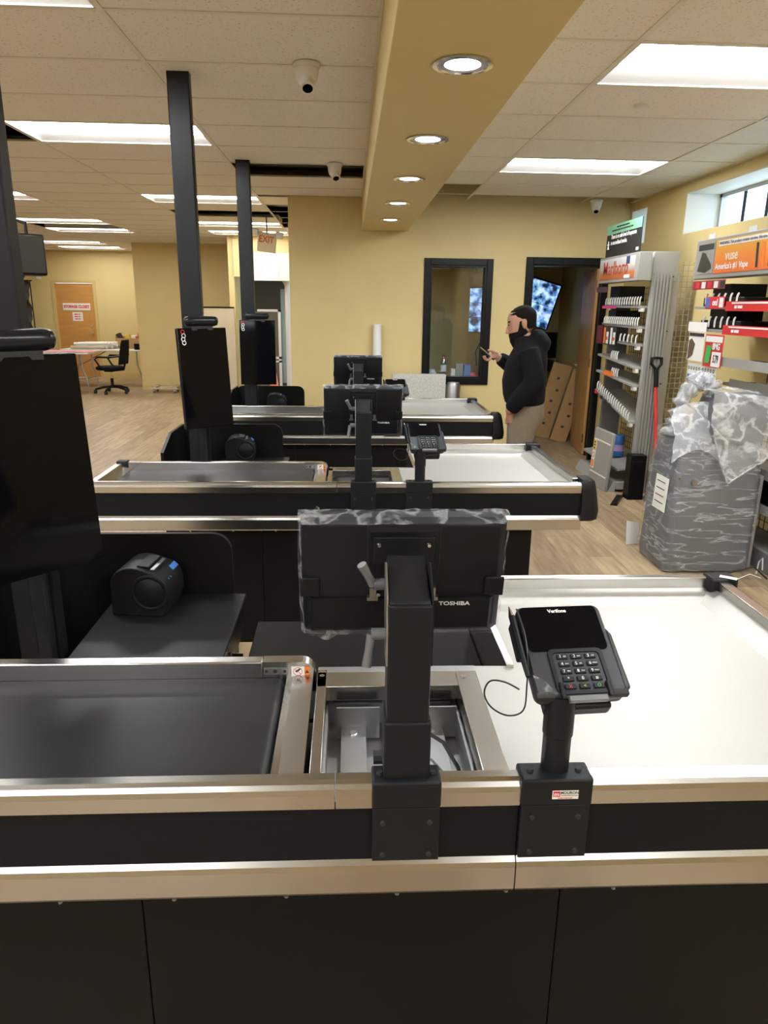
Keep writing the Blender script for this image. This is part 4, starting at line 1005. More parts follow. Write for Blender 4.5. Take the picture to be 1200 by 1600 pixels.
for s in (-1, 1):
    sh_ = MB(MW).loft([ell(.0, .065, .138, .052, s*.092), ell(.03, .065, .138, .052, s*.092), ell(.075, .04, .105, .047, s*.092), ell(.115, -.01, .055, .045, s*.092)]).build('shoe', 'rubber', man, smooth=True)
hr = MB(MW @ HT)
hr.loft([ell(1.47, -.028, .040, .060), ell(1.50, -.020, .052, .0735), ell(1.53, -.014, .068, .0775), ell(1.555, -.004, .082, .0785), ell(1.575, .012, .100, .078), ell(1.60, .020, .0965, .0715), ell(1.625, .018, .074, .059), ell(1.640, .014, .046, .038), ell(1.647, .010, .016, .014)])
hair = hr.build('hair', 'hair', man, smooth=True); remesh(hair, .006, 2)
bd = MB(MW @ HT)
bd.loft([ell(1.345, .092, .022, .024), ell(1.365, .090, .044, .042), ell(1.41, .078, .068, .056), ell(1.44, .066, .079, .0625), ell(1.466, .060, .085, .067), ell(1.474, .056, .080, .067)])
for s in (-1, 1): bd.loft([ell(1.44, .040, .04, .014, s*.056), ell(1.49, .036, .026, .012, s*.066), ell(1.54, .026, .014, .010, s*.072)])
beard = bd.build('beard', 'hair', man, smooth=True); remesh(beard, .006, 2)
for s in (-1, 1):
    MB(MW @ HT).loft([ell(1.552, .116, .012, .020, s*.036), ell(1.560, .114, .012, .020, s*.036)]).build('eyebrow', 'hair', man, smooth=True)
    MB(MW @ HT).loft([ell(1.530, .124, .005, .012, s*.034), ell(1.533, .124, .006, .014, s*.034), ell(1.536, .123, .005, .012, s*.034)]).build('eye', 'hair', man, smooth=True)
# phone
hp = MW @ HC
ph = thing('phone', 'dark phone held in the hand of the bearded man', 'phone', tuple(hp))
D = MW @ Matrix.Translation(HC+Vector((.043, -.004, .003))) @ Matrix.Rotation(R(-38), 4, 'Y')
MB(D).box(-.074, .074, -.036, .036, -.006, .003).build('phone_case', 'mon', ph, bevel=.003)
MB(D).box(-.070, .070, -.033, .033, .003, .0042).build('phone_display', 'glass_black', ph)

# ------------------------------------------------------------------ tobacco fixture standing out from the right wall
def divider_mesh():
    pts = [(0, 0), (.012, 0), (.012, .045), (.016, .062), (.021, .070), (.016, .078), (.008, .074), (.001, .058), (-.001, .03)]
    return pts
def wire_grid(mb, x, y0, y1, z0, z1, p=.055, r_=.0022):
    y = y0
    while y <= y1+1e-6: mb.box(x-r_, x+r_, y-r_, y+r_, z0, z1); y += p
    z = z0
    while z <= z1+1e-6: mb.box(x+r_, x+3*r_, y0, y1, z-r_, z+r_); z += p
    return mb
gx = 2.60
fx1 = thing('tobacco_fixture', 'grey gondola with wire back, ribbed end post and cigarette advert header', 'store fixture', (gx, 6.75, 0))
YA, YZ = 6.25, 7.30         # near and far end
MB().box(2.45, 2.84, YA+.03, YZ, .03, .10).prism([(2.38, 0), (2.45, 0), (2.45, .10), (2.43, .10)], 1, YA+.05, YZ).build('base_deck', 'grey', fx1, bevel=.003)
MB().prism([(2.45, .20), (2.80, .26), (2.80, .28), (2.45, .22)], 1, YA+.04, YZ).build('bottom_shelf', 'grey', fx1, bevel=.003)
# ribbed end post
pr = [(2.545, YA), (2.80, YA), (2.80, YA+.05), (2.545, YA+.05)]
ep = MB().box(2.56, 2.80, YA, YA+.04, 0, 1.93).box(2.555, 2.775, YA-.004, YA+.04, 1.86, 2.10).build('end_post', 'grey', fx1, bevel=.004)
for k in range(6): MB().box(2.572+.028*k, 2.586+.028*k, YA-.014, YA, 0, 1.93).build('post_rib', 'grey', ep)
for z in (.55, 1.0, 1.45, 1.9): MB().cyl((2.74, YA, z), (2.74, YA-.006, z), .006, n=10).build('rivet', 'rubber', ep)
MB().box(2.50, 2.58, YA+.01, YA+.03, 1.87, 2.09).build('header_side', 'white_plastic', fx1, bevel=.002)
MB().box(2.60, 2.79, YZ-.04, YZ, 0, 1.80).build('far_upright', 'greyd', fx1, bevel=.004)
MB().box(2.50, 2.54, YZ-.02, YZ+.02, 0, 1.40).build('far_strut', 'blackwood', fx1)
g = wire_grid(MB(), 2.81, YA+.05, YZ-.03, .12, 1.84); g.build('wire_back', 'wire', fx1)
g = MB()
y = 2.83
while y < 2.955:
    g.box(y-.002, y+.002, YA+.02, YA+.024, .6, 2.02); y += .045
z = .6
while z < 2.02: g.box(2.81, 2.955, YA+.024, YA+.028, z-.002, z+.002); z += .045
g.build('wire_wing', 'wirew', fx1)
div_me = None
def divider(parent, x, y, z, tilt=0):
    global div_me
    if div_me is None:
        o = MB().prism(divider_mesh(), 1, -.004, .004).build('shelf_divider', 'white_plastic', bevel=.002); div_me = o.data
    else:
        o = bpy.data.objects.new('shelf_divider', div_me); COL.objects.link(o)
        bv = o.modifiers.new('bevel', 'BEVEL'); bv.width = .003; bv.segments = 2
    o.parent = parent
    o.location = (Vector((x, y, z))-Vector(parent.location)) if parent.parent is None else Vector((x, y, z))-Vector(world_of(parent).translation)
def shelf(parent, x0, x1, z, y0, y1, z2=None, m='grey'):
    z2 = z if z2 is None else z2      # z at y0 (near), z2 at y1 (far)
    mb = MB().add([(x0, y0, z), (x1, y0, z), (x1, y1, z2), (x0, y1, z2), (x0, y0, z-.02), (x1, y0, z-.02), (x1, y1, z2-.02), (x0, y1, z2-.02)],
      [(0, 1, 2, 3), (7, 6, 5, 4), (0, 4, 5, 1), (1, 5, 6, 2), (2, 6, 7, 3), (3, 7, 4, 0)])
    return mb.build('shelf', m, parent, bevel=.002)
Mt['acryl'] = glassm('clear_acrylic', (.9, .92, .92), .18)
for z, z2, ya, yb, nd in ((1.66, 1.665, 6.32, 7.22, 15), (1.485, 1.50, 6.32, 7.22, 17), (1.335, 1.345, 6.32, 6.75, 5), (1.14, 1.20, 6.30, 7.26, 0), (.985, 1.04, 6.30, 7.26, 0), (.66, .85, 6.30, 7.24, 0)):
    s_ = shelf(fx1, 2.50, 2.79, z, ya-.02, yb, z2)
    if z > 1.3:
        MB().box(2.494, 2.499, ya-.02, yb, z-.002, z+.012).build('shelf_lip', 'acryl', fx1)
        for k in range(nd): divider(fx1, 2.505, ya+.02+(yb-ya-.05)*k/(nd-1), z+.002)
    elif z < .7:
        for k in range(17): u = k/16; divider(fx1, 2.505, ya+.03+(yb-ya-.06)*u, z+(z2-z)*u+.002)
        MB().add([(2.492, ya-.02, z-.035), (2.492, yb, z2-.035), (2.492, yb, z2+.004), (2.492, ya-.02, z+.004)], [(0, 1, 2, 3)]).build('price_rail', 'acryl', fx1)
        for k, m in ((15, 'ink_r'), (12, 'ink_k'), (10, 'ink_k'), (8, 'ink_k')):
            u = k/16; MB().box(2.488, 2.491, ya+(yb-ya)*u-.03, ya+(yb-ya)*u+.035, z+(z2-z)*u-.03, z+(z2-z)*u+.004).build('price_ticket', m, fx1)
    else:
        for k in range(4): divider(fx1, 2.505, ya+.45+.05*k-(.05 if z < 1.1 else 0), z+(z2-z)*.5+.004)
    MB().box(2.51, 2.54, ya-.03, ya+.03, z-.05, z-.02).build('shelf_bracket', 'white_plastic', fx1, bevel=.002)
MB().box(2.488, 2.492, 6.85, 7.22, 1.635, 1.66).build('pink_strip', mat('pink_print', (.55, .05, .20), .5), fx1)
MB().box(2.45, 2.455, 7.02, 7.32, 1.785, 1.835).build('shelf_strip', mat('plum_print', (.12, .05, .08), .4), fx1)
MB().box(2.485, 2.489, 6.75, 7.0, 1.015, 1.06).build('orange_strip', 'ink_o', fx1)
MB().box(2.55, 2.79, 6.95, 7.2, 1.70, 1.84).build('pack_tray', 'blackwood', fx1)
MB().box(2.55, 2.79, 7.0, 7.2, 1.52, 1.62).build('pack_tray', 'blackwood', fx1)
# product cards hanging under the second shelf
for i, (ya, yb, m) in enumerate(((7.13, 7.28, mat('wine_print', (.16, .02, .03), .4)), (6.94, 7.11, 'ink_k'), (6.76, 6.93, 'ink_k'))):
    c_ = MB().box(2.482, 2.486, ya, yb, 1.30, 1.475).build('product_card', m, fx1)
    if i:
        MB().box(2.4795, 2.482, ya+.012, ya+.065, 1.31, 1.42).build('card_text_block', 'ink_w', c_)
        MB().box(2.4795, 2.482, ya+.095, ya+.14, 1.31, 1.46).build('bottle_picture', 'ink_o' if i == 1 else 'ink_w', c_)
        MB().box(2.4785, 2.4795, ya+.018, ya+.058, 1.345, 1.375).build('red_price', 'ink_r', c_)
# advert header (faces -x; reads from the far end to the near end)
HX = 2.42
hd = MB().box(HX, HX+.11, 6.22, 7.20, 1.865, 2.095).build('header_box', 'grey', fx1, bevel=.004)
MB().box(HX-.003, HX, 6.30, 7.17, 1.892, 2.075).build('advert_face', 'sunset_ad', hd)
text('advert_lettering', 'Marlboro', .17, frame((HX-.0045, 6.76, 1.985), (0, -1, 0), (0, 0, 1)), mat('brick_red_ink', (.42, .06, .03), .5), hd, sx=.98, extr=.001, bold=.001)
MB().box(HX-.0045, HX-.003, 6.40, 6.53, 1.895, 1.922).build('advert_caption', 'ink_w', hd)
MB().box(HX-.0045, HX-.003, 6.42, 6.50, 2.01, 2.075).build('advert_flag', mat('navy_print', (.03, .05, .16), .5), hd)
# smoke warning sign on top of the header
sg = thing('warning_sign', 'green-topped black sign about secondhand smoke standing on the cigarette header', 'sign', (2.44, 6.75, 2.095))
MB().box(2.438, 2.446, 6.28, 7.12, 2.095, 2.375).build('sign_board', 'ink_k', sg)
MB().box(2.434, 2.438, 6.28, 7.12, 2.295, 2.375).build('green_band', mat('mint_print', (.22, .52, .33), .5), sg)
xs = frame((2.4365, 6.72, 2.20), (0, -1, 0), (0, 0, 1))
text('sign_lettering', 'There is no safe level of exposure\nto secondhand smoke.', .052, xs @ Matrix.Translation((-.28, .045, 0)), 'ink_w', sg, 'LEFT', extr=.0006, bold=.0012, sx=.86)
bars('band_lettering', frame((2.4325, 6.70, 2.336), (0, -1, 0), (0, 0, 1)), [(-.16, .14, .014, .013), (-.28, .24, -.012, .013)], 'ink_k', sg)
MB().box(2.434, 2.437, 6.31, 6.36, 2.115, 2.14).build('sign_emblem', 'ink_w', sg)
for k in range(5):
    a_ = PI*2*k/5+PI/2; MB(frame((2.4365, 7.06, 2.20), (0, -1, 0), (0, 0, 1))).tube([(0, 0, 0), (.03*math.cos(a_), .04*math.sin(a_), 0)], .004, n=6).build('star_mark', 'ink_w', sg)

# blue tub, loose panel, bin, shovel, scraps
t = thing('wipes_tub', 'blue plastic wipes tub on the bottom shelf behind the loose grey board', 'tub', (2.60, 6.72, .25))
MB().lathe([(0, 0), (.055, 0), (.057, .01), (.057, .19), (.05, .2), (0, .2)], (2.60, 6.72, .262), 24).build('tub_body', 'navy', t, smooth=True)
MB().lathe([(.0575, .05), (.0575, .11)], (2.60, 6.72, .262), 24).build('tub_wrapper', mat('lilac_print', (.5, .35, .6), .5), t, smooth=True)
t = thing('metal_board', 'loose grey metal board with yellow sticker propped against the gondola front', 'board', (2.42, 6.55, 0))
D = frame((2.335, 6.50, .0), (.05, -1, 0), (.06, 0, 1))
MB(D).box(-.21, .21, .0, .545, -.03, 0).build('panel_body', 'grey', t, bevel=.008)
MB(D).box(-.19, .19, .43, .445, 0, .004).box(-.19, .19, .12, .135, 0, .004).build('panel_bead', 'white_plastic', t, bevel=.002)
s_ = MB(D).box(-.19, -.12, .16, .43, .001, .003).build('sticker', 'paper', t)
MB(D).box(-.187, -.123, .33, .425, .003, .004).build('yellow_block', 'ink_y', s_); MB(D).lathe([(.018, 0), (.026, 0)], n=20, xf=D @ Matrix.Translation((-.155, .285, .004))).build('red_ring', 'ink_r', s_)
bars('sticker_strokes', D @ Matrix.Translation((-.155, .38, .0045)), [(-.02, .02, .028, .012), (-.022, .02, 0, .014), (-.018, .02, -.028, .012)], 'ink_k', s_)
MB(D).box(-.18, -.13, .17, .24, .003, .004).build('text_block', 'ink_o', s_)
tag(MB().box(2.46, 2.60, 6.02, 6.14, 0, .40).box(2.47, 2.59, 6.01, 6.02, .05, .35).build('black_bin', 'blackwood', bevel=.006), 'narrow black bin on the floor between the gondola and the wrapped machine', 'bin')
t = thing('trim_scrap', 'black angled trim scrap lying on the plank floor', 'trim scrap', (2.28, 6.05, 0), R(20))
MB(Matrix.Translation((2.36, 6.0, .003)) @ Matrix.Rotation(R(62), 4, 'Z')).prism([(-.03, 0), (.03, 0), (.03, .004), (-.026, .004), (-.026, .03), (-.03, .03)], 0, -.2, .2).build('scrap_body', 'blackwood', t)
sv = thing('shovel', 'shovel with red shaft and black grip leaning on the ribbed end post', 'shovel', (2.66, 6.05, 0))
sp = [(2.70, 5.98, .03), (2.66, 6.19, 1.10)]
MB().cyl(sp[0], sp[1], .015, n=14).build('shaft', 'red', sv, smooth=True)
gb = Vector(sp[1]); MB().cyl(gb-Vector((-.006, .03, .12)), gb+Vector((0, .005, .03)), .019, n=14).build('ferrule', 'blackwood', sv, smooth=True)
MB().tube([gb+Vector((0, 0, .03)), gb+Vector((-.045, .01, .075)), gb+Vector((-.045, .012, .125)), gb+Vector((0, .012, .128)), gb+Vector((.045, .012, .125)), gb+Vector((.045, .01, .075)), gb+Vector((0, 0, .03))], .012, n=10).build('grip', 'blackwood', sv, smooth=True)
MB().prism([(-.11, 0), (.11, 0), (.10, .28), (-.10, .28)], 1, -.006, .006, xf=Matrix.Translation((2.70, 5.97, .0))).build('blade', 'dull', sv)
tag(sol(MB().grid(lambda u, v: (1.98+.10*u, 4.78+.02*u+.03*v, .002+.17*v-.02*u), 5, 5).build('paper_sheet', 'paper'), .001), 'white paper sheet propped behind the wrapped machine', 'paper')

# ------------------------------------------------------------------ vape fixture on the right wall
fx2 = thing('vape_fixture', 'wall gondola with orange vape advert header and red price strips', 'store fixture', (2.7, 4.75, 0))
y0, y1 = 3.7, 5.47
wire_grid(MB(), 2.90, y0, y1-.55, .15, 1.86, .06).build('wire_back', 'wire', fx2)
hd = MB().box(2.55, 2.68, y0, y1, 1.845, 2.115).build('header_box', 'grey', fx2, bevel=.006)
MB().box(2.546, 2.55, y0, 5.165, 1.875, 2.095).build('advert_face', 'vape_ad', hd)
MB().box(2.546, 2.55, 5.185, y1-.02, 1.88, 2.09).build('advert_face', mat('grey_product_print', (.38, .36, .33), .5, noise=(.30, .28, .26), nscale=8), hd)
MB().box(2.5445, 2.546, 5.20, y1-.05, 2.04, 2.08).build('caption_bar', 'ink_k', hd)
MB(frame((2.5445, 5.31, 1.96), (0, -1, 0), (0, 0, 1))).add([(-.10, -.06, 0), (.02, -.075, 0), (.11, -.05, 0), (.10, -.02, 0), (0, .06, 0), (-.05, .07, 0)], [(0, 1, 2, 3, 4, 5)]).build('device_picture', mat('graphite_print', (.05, .045, .04), .4), hd)
MB().box(2.5445, 2.546, y0, 5.13, 2.052, 2.088).build('notice_bar', 'paper', hd)
text('notice_lettering', 'WARNING: This product contains nicotine. Nicotine is an addictive chemical.', .027, frame((2.5435, 5.12, 2.07), (0, -1, 0), (0, 0, 1)), 'ink_k', hd, 'LEFT', extr=.0003, bold=.0003)
text('advert_brand', 'vuse', .092, frame((2.5445, 4.94, 1.985), (0, -1, 0), (0, 0, 1)), mat('cream_ink', (.85, .72, .55), .5), hd, extr=.0005, bold=.0015)
text('advert_slogan', "America's #1 Vape", .056, frame((2.5445, 4.93, 1.918), (0, -1, 0), (0, 0, 1)), 'ink_w', hd, extr=.0005, bold=.0008)
for k in range(3): MB(frame((2.5435, 4.62-.07*k, 1.965), (0, -1, 0), (.0, .12, 1))).box(-.012, .012, -.075, .075, 0, .001).build('device_picture', 'ink_k' if k != 1 else 'ink_o', hd)
for i, (ya, m) in enumerate(((5.36, 'ink_w'), (4.82, 'ink_w'))): MB().box(2.60, 2.604, ya-.045, ya+.045, 2.11, 2.155).build('clip_card', mat('sky_tinted_card', (.70, .73, .76), .5) if i == 0 else bpy.data.materials['sky_tinted_card'], fx2)  # near-white cards, a little skylight blue kept in their colour
for ya, yb, z, m in ((4.95, 5.42, 1.80, 'ink_r'),):
    st = MB().box(2.53, 2.535, ya, yb, z-.03, z+.03).build('price_strip', mat('maroon_print', (.28, .03, .05), .4), fx2)
    for k, mm in enumerate(('ink_r', 'ink_w', 'ink_r', 'ink_w', 'ink_k')): MB().box(2.528, 2.53, yb-.08-.09*k-.03, yb-.08-.09*k+.025, z-.022, z+.022).build('strip_block', mm, st)
for z, near in ((1.655, True), (1.50, True), (1.29, False), (1.14, False), (.62, False), (.40, False)):
    xs_ = 2.55 if z > 1.25 else 2.65
    shelf(fx2, xs_, 2.88, z, y0, 5.38 if near else 5.02)
    if near:
        tr = MB().box(2.57, 2.86, 4.75, 5.30, z, z+.06).box(2.60, 2.86, 5.0, 5.24, z+.06, z+.15).build('pack_tray', 'blackwood', fx2, bevel=.004)
        for k in range(6): divider(fx2, 2.555, 4.82+.085*k, z+.012)
    MB().box(xs_-.007, xs_-.002, y0, 4.92, z-.03, z+.032).build('price_strip', 'red' if z > 1.4 else 'grey', fx2)
    if z > 1.4:
        MB().box(2.5405, 2.543, y0, 4.84, z+.016, z+.026).build('strip_block', 'ink_w', fx2)
        bars('strip_lettering', frame((2.5405, 4.80, z-.004), (0, -1, 0), (0, 0, 1)), [(0, .10, 0, .018)], 'ink_w', fx2)
sg_ = MB().box(2.538, 2.542, 4.94, 5.20, 1.64, 1.72).build('price_strip', 'ink_r', fx2)
text('strip_brand', 'on!', .058, frame((2.5365, 5.06, 1.68), (0, -1, 0), (0, 0, 1)), 'ink_w', sg_, extr=.0005, bold=.002)
MB().box(2.5355, 2.538, 4.95, 5.00, 1.648, 1.712).build('strip_block', 'ink_w', sg_)
MB().box(2.5355, 2.538, 5.14, 5.19, 1.648, 1.712).build('strip_block', 'ink_b', sg_)
MB().box(2.538, 2.542, 5.14, 5.42, 1.478, 1.545).build('price_strip', 'paper', fx2)
# hanging product cards
cr = MB().box(2.53, 2.534, 5.13, 5.37, 1.27, 1.47).build('product_card', 'paper', fx2)
MB(frame((2.5285, 5.30, 1.36), (0, -1, 0), (0, 0, 1))).add([(-.06, -.09, 0), (.02, -.05, 0), (.04, .03, 0), (-.02, .07, 0), (-.06, .05, 0)], [(0, 1, 2, 3, 4)]).build('device_picture', mat('brown_print', (.12, .07, .055), .5), cr)
MB().box(2.527, 2.53, 5.14, 5.36, 1.445, 1.468).build('caption_bar', 'ink_k', cr)
cr = MB().box(2.53, 2.534, 4.86, 5.11, 1.245, 1.465).build('product_card', 'red', fx2)
MB().box(2.5275, 2.53, 4.87, 5.10, 1.415, 1.455).build('caption_bar', 'ink_w', cr)
MB().box(2.5275, 2.53, 4.87, 4.99, 1.25, 1.35).build('price_block', 'ink_w', cr)
text('price_lettering', '5.79', .072, frame((2.5265, 4.93, 1.30), (0, -1, 0), (0, 0, 1)), 'ink_k', cr, extr=.0004, sx=.62, bold=.002)
text('strength_lettering', '8MG', .062, frame((2.5265, 4.94, 1.385), (0, -1, 0), (0, 0, 1)), 'ink_w', cr, extr=.0004, sx=.85, bold=.002)
MB(frame((2.5265, 5.045, 1.33), (0, -1, 0), (-0, -.1, 1))).box(-.035, .035, -.06, .06, 0, .001).build('tin_picture', 'ink_g', cr)
# ticket boards under the cards
for k in range(2):
    tb = MB().box(2.545, 2.549, 4.94+.215*k, 5.145+.215*k, 1.10, 1.25).build('ticket_board', 'paper', fx2)
    for c_ in range(5):
        yy = 4.965+.215*k+.04*c_
        MB(frame((2.544, yy, 1.215), (0, -1, 0), (0, 0, 1))).lathe([(.006, 0), (.013, 0)], n=14).build('ticket_ring', 'ink_k', tb)
        for r_ in range(2): MB().box(2.5435, 2.545, yy-.015, yy+.015, 1.115+.035*r_, 1.135+.035*r_).build('ticket_line', 'ink_b' if r_ else 'ink_k', tb)
for i, (yy, zz) in enumerate(((4.60, 1.155), (4.45, 1.165), (4.32, 1.15))):
    tag(MB(Matrix.Translation((2.74, yy, zz-.015)) @ Matrix.Rotation(.3*i, 4, 'Z')).box(-.06, .06, -.05, .05, 0, .03+.01*i).build('ticket_stack', 'paper', bevel=.003), 'stack of cream paper tickets on a shelf of the vape gondola', 'ticket stack', 'paper stacks on the vape gondola')
# loose shelving parts beside the machine
t = thing('steel_board', 'narrow grey steel board standing between the wrapped machine and the vape gondola', 'board', (2.62, 4.5, 0))
MB().box(2.608, 2.628, 4.30, 4.60, 0, .62).build('panel_body', 'grey', t, bevel=.004)
MB().box(2.66, 2.92, y0, 5.35, 0, .14).build('base_deck', 'greyd', fx2, bevel=.01)
MB().box(2.68, 2.9, 4.05, 5.0, .42, .56).build('pack_tray', 'blackwood', fx2, bevel=.006)

# ------------------------------------------------------------------ wrapped grey machine
mc = thing('wrapped_machine', 'grey floor machine with loop handle wrapped in clear plastic film', 'machine', (2.28, 4.42, 0))
def rbox(x0, x1, y0_, y1_, z, r_=.03, n=5):
    out = []
    for cx, cy, a0 in ((x1-r_, y1_-r_, 0), (x0+r_, y1_-r_, PI/2), (x0+r_, y0_+r_, PI), (x1-r_, y0_+r_, 3*PI/2)):
        for k in range(n): a_ = a0+PI/2*k/(n-1); out.append((cx+r_*math.cos(a_), cy+r_*math.sin(a_), z))
    return out
MB().loft([rbox(2.01, 2.555, 4.21, 4.64, .015, .04), rbox(2.005, 2.56, 4.20, 4.65, .06, .04), rbox(2.02, 2.565, 4.22, 4.62, .70, .05), rbox(2.04, 2.565, 4.25, 4.60, .86, .05), rbox(2.07, 2.55, 4.28, 4.58, .89, .05)]).build('lower_body', 'tub', mc, smooth=True, angle=40)
MB().loft([rbox(2.20, 2.55, 4.22, 4.54, .84, .04), rbox(2.21, 2.56, 4.20, 4.52, 1.0, .04), rbox(2.235, 2.565, 4.23, 4.50, 1.10, .04), rbox(2.26, 2.55, 4.26, 4.46, 1.13, .03)]).build('upper_housing', mat('dark_grey_plastic', (.10, .103, .108), .45), mc, smooth=True, angle=40)
hp_ = [(2.06, 4.42, .86), (2.07, 4.42, 1.0), (2.11, 4.42, 1.13), (2.17, 4.42, 1.20), (2.24, 4.42, 1.20), (2.28, 4.42, 1.13), (2.28, 4.42, 1.05)]
MB().tube(hp_, .022, n=12).build('loop_handle', 'tub', mc, smooth=True)
MB().box(2.035, 2.05, 4.1975, 4.212, .62, .63).cyl((2.13, 4.222, .60), (2.13, 4.195, .60), .018, n=16).build('latch', 'dull', mc)
lb = MB(frame((2.014, 4.38, .50), (.02, -1, 0), (.03, 0, 1))).box(-.09, .09, -.12, .10, .008, .010).build('shipping_label', 'paper', mc)
for k in range(4): MB(frame((2.014, 4.38, .50), (.02, -1, 0), (.03, 0, 1))).box(-.07, .05, .06-.045*k, .066-.045*k, .010, .0106).build('label_line', 'ink_k', lb)
rnd = random.Random(11)
def wr(p, amp, s=9.):
    return amp*(math.sin(p[0]*s*1.7+p[2]*s*2.3+1)+math.sin(p[1]*s*2.1-p[2]*s*1.3+2)*.8+math.sin(p[2]*s*4.1+p[0]*s*3.3)*.5)
film_rings = []
for k in range(40):
    u = k/39; z = .02+.88*u
    xa = 1.992+.04*u; xb = 2.572+.005*u; ya_ = 4.188+.03*u; yb_ = 4.665-.02*u
    ring = rbox(xa, xb, ya_, yb_, z, .05, 12)
    cx, cy = (xa+xb)/2, (ya_+yb_)/2; out = []
    N_ = len(ring); dense = []
    for i in range(N_):
        p, q = ring[i], ring[(i+1) % N_]
        dd = math.dist(p, q); ns = max(1, int(dd/.03))
        for s_ in range(ns): dense.append(tuple(p[m]+(q[m]-p[m])*s_/ns for m in range(3)))
    for p in dense:
        w_ = wr(p, .0045)+abs(wr((p[0], p[1], p[2]+p[0]*.8), .003, 21))
        dx, dy = p[0]-cx, p[1]-cy; L_ = math.hypot(dx, dy)
        out.append((p[0]+dx/L_*w_, p[1]+dy/L_*w_, p[2]+.01*math.sin(p[0]*30)*u))
    film_rings.append(out)
nmin = min(len(r_) for r_ in film_rings)
def resample(ring, n):
    L_ = [0]
    for i in range(len(ring)): L_.append(L_[-1]+math.dist(ring[i], ring[(i+1) % len(ring)]))
    out = []; j = 0
    for k in range(n):
        d = L_[-1]*k/n
        while L_[j+1] < d: j += 1
        p, q = ring[j], ring[(j+1) % len(ring)]; u = (d-L_[j])/max(1e-9, L_[j+1]-L_[j])
        out.append(tuple(p[m]+(q[m]-p[m])*u for m in range(3)))
    return out
MB().loft([resample(r_, 72) for r_ in film_rings], cap=False).build('body_film', 'film2', mc, smooth=True, angle=180)
# film bunched round the handle
q, rq = [], []
for i in range(len(hp_)-1):
    for s_ in range(7):
        u = s_/7; q.append(Vector(hp_[i])*(1-u)+Vector(hp_[i+1])*u); rq.append(.05+.016*math.sin(i*2.3+s_*1.7)+.01*math.sin(s_*5+i))
q.append(Vector(hp_[-1])); rq.append(.05)
rq[0] = .09; rq[1] = .085; rq[2] = .075
bag = MB().tube(q, rq, n=22)
for v in bag.v:
    w_ = wr(v, .006, 14)+wr(v, .003, 37); v.x += w_; v.z += w_*.7; v.y -= abs(w_)
bag.build('handle_film', 'film3', mc, smooth=True, angle=180)
# lower skirt of the bag spreading from the handle over the shoulder
def skirt(u, v):
    x = 2.00+.30*u; z = 1.02-.16*v-.12*v*v+.06*math.sin(u*3)
    y = 4.36-.15*v
    p = (x-.02*v, y, z); w_ = wr(p, .007, 13)+wr(p, .003, 33)
    return (p[0]+w_, p[1]-abs(w_), p[2]+w_)
MB().grid(skirt, 26, 22).build('shoulder_film', 'film3', mc, smooth=True, angle=180)
# bag draped over the upper housing, hanging to a point in front
def drape(u, v):
    zb = .97+(.60-.97)*min(1, u/.36) if u < .36 else .60+(.80-.60)*(u-.36)/.64
    x = 2.16+.42*u
    if v < .25:
        s_ = v/.25; y = 4.50-.32*s_; z = 1.17-.02*s_-.04*u*u
    else:
        s_ = (v-.25)/.75; zt_ = 1.15-.04*u*u; z = zt_+(zb-zt_)*s_; y = 4.18-.02*math.sin(PI*.5*s_)
    p = (x, y, z); w_ = wr(p, .006, 11)+wr(p, .0035, 27)
    return (x+w_*.6, y-abs(w_)*1.2, z+w_*.5)
MB().grid(drape, 40, 40).build('draped_film', film('drape_bag_film', (.20, .55), .2, 5, (1, 1, 1.2)), mc, smooth=True, angle=180)
MB().tube([drape(u/40, 1) for u in range(41)], .006, n=6).build('film_hem', 'film3', mc, smooth=True)
tag(MB().tube([(2.30, 4.12, .01), (2.40, 4.10, .05), (2.52, 4.08, .09), (2.6, 4.05, .02)], .006).build('cable', 'cableb', smooth=True), 'black cable on the floor at the foot of the wrapped machine', 'cable')
tag(MB().tube([(2.58, 4.14, .02), (2.585, 4.14, .10), (2.60, 4.13, .13), (2.61, 4.13, .05)], .004).build('cable', 'cablew', smooth=True), 'thin white looped cord at the foot of the wrapped machine', 'cord')

# ------------------------------------------------------------------ far left of the shop
d2 = tag(bpy.data.objects.new('door_2', None), kind='structure'); COL.objects.link(d2)
frame_ring(MB(), D2X0, D2X1, 0, 2.04, .06, YFAR-.02, YFAR, False).build('door_casing', 'base', d2)
MB().box(D2X0, D2X1, YFAR+.02, YFAR+.06, .005, 2.035).build('door_slab', 'door2', d2)
c_ = MB().cyl((-5.72, YFAR+.02, .98), (-5.72, YFAR-.03, .98), .025, n=16).box(-5.84, -5.71, YFAR-.05, YFAR-.035, .97, .99).build('door_lever', 'chrome', d2)
MB().cyl((-5.73, YFAR+.02, 1.13), (-5.73, YFAR-.01, 1.13), .028, n=16).build('deadbolt', 'chrome', d2)
s_ = MB().box(-6.33, -5.74, YFAR+.012, YFAR+.018, 1.47, 1.62).build('door_sign', 'paper', d2)
text('door_lettering', 'STORAGE CLOSET', .082, frame((-6.035, YFAR+.010, 1.545), (1, 0, 0), (0, 0, 1)), 'ink_r', d2, extr=.001, bold=.004, sx=.82)
s_ = MB().box(-6.14, -5.92, YFAR+.012, YFAR+.018, 1.24, 1.43).build('door_notice', 'paper', d2)
bars('notice_lettering', frame((-6.03, YFAR+.010, 1.335), (1, 0, 0), (0, 0, 1)), [(-.07, .07, .05, .022), (-.07, .07, 0, .022), (-.06, .06, -.05, .022)], 'ink_r', d2)
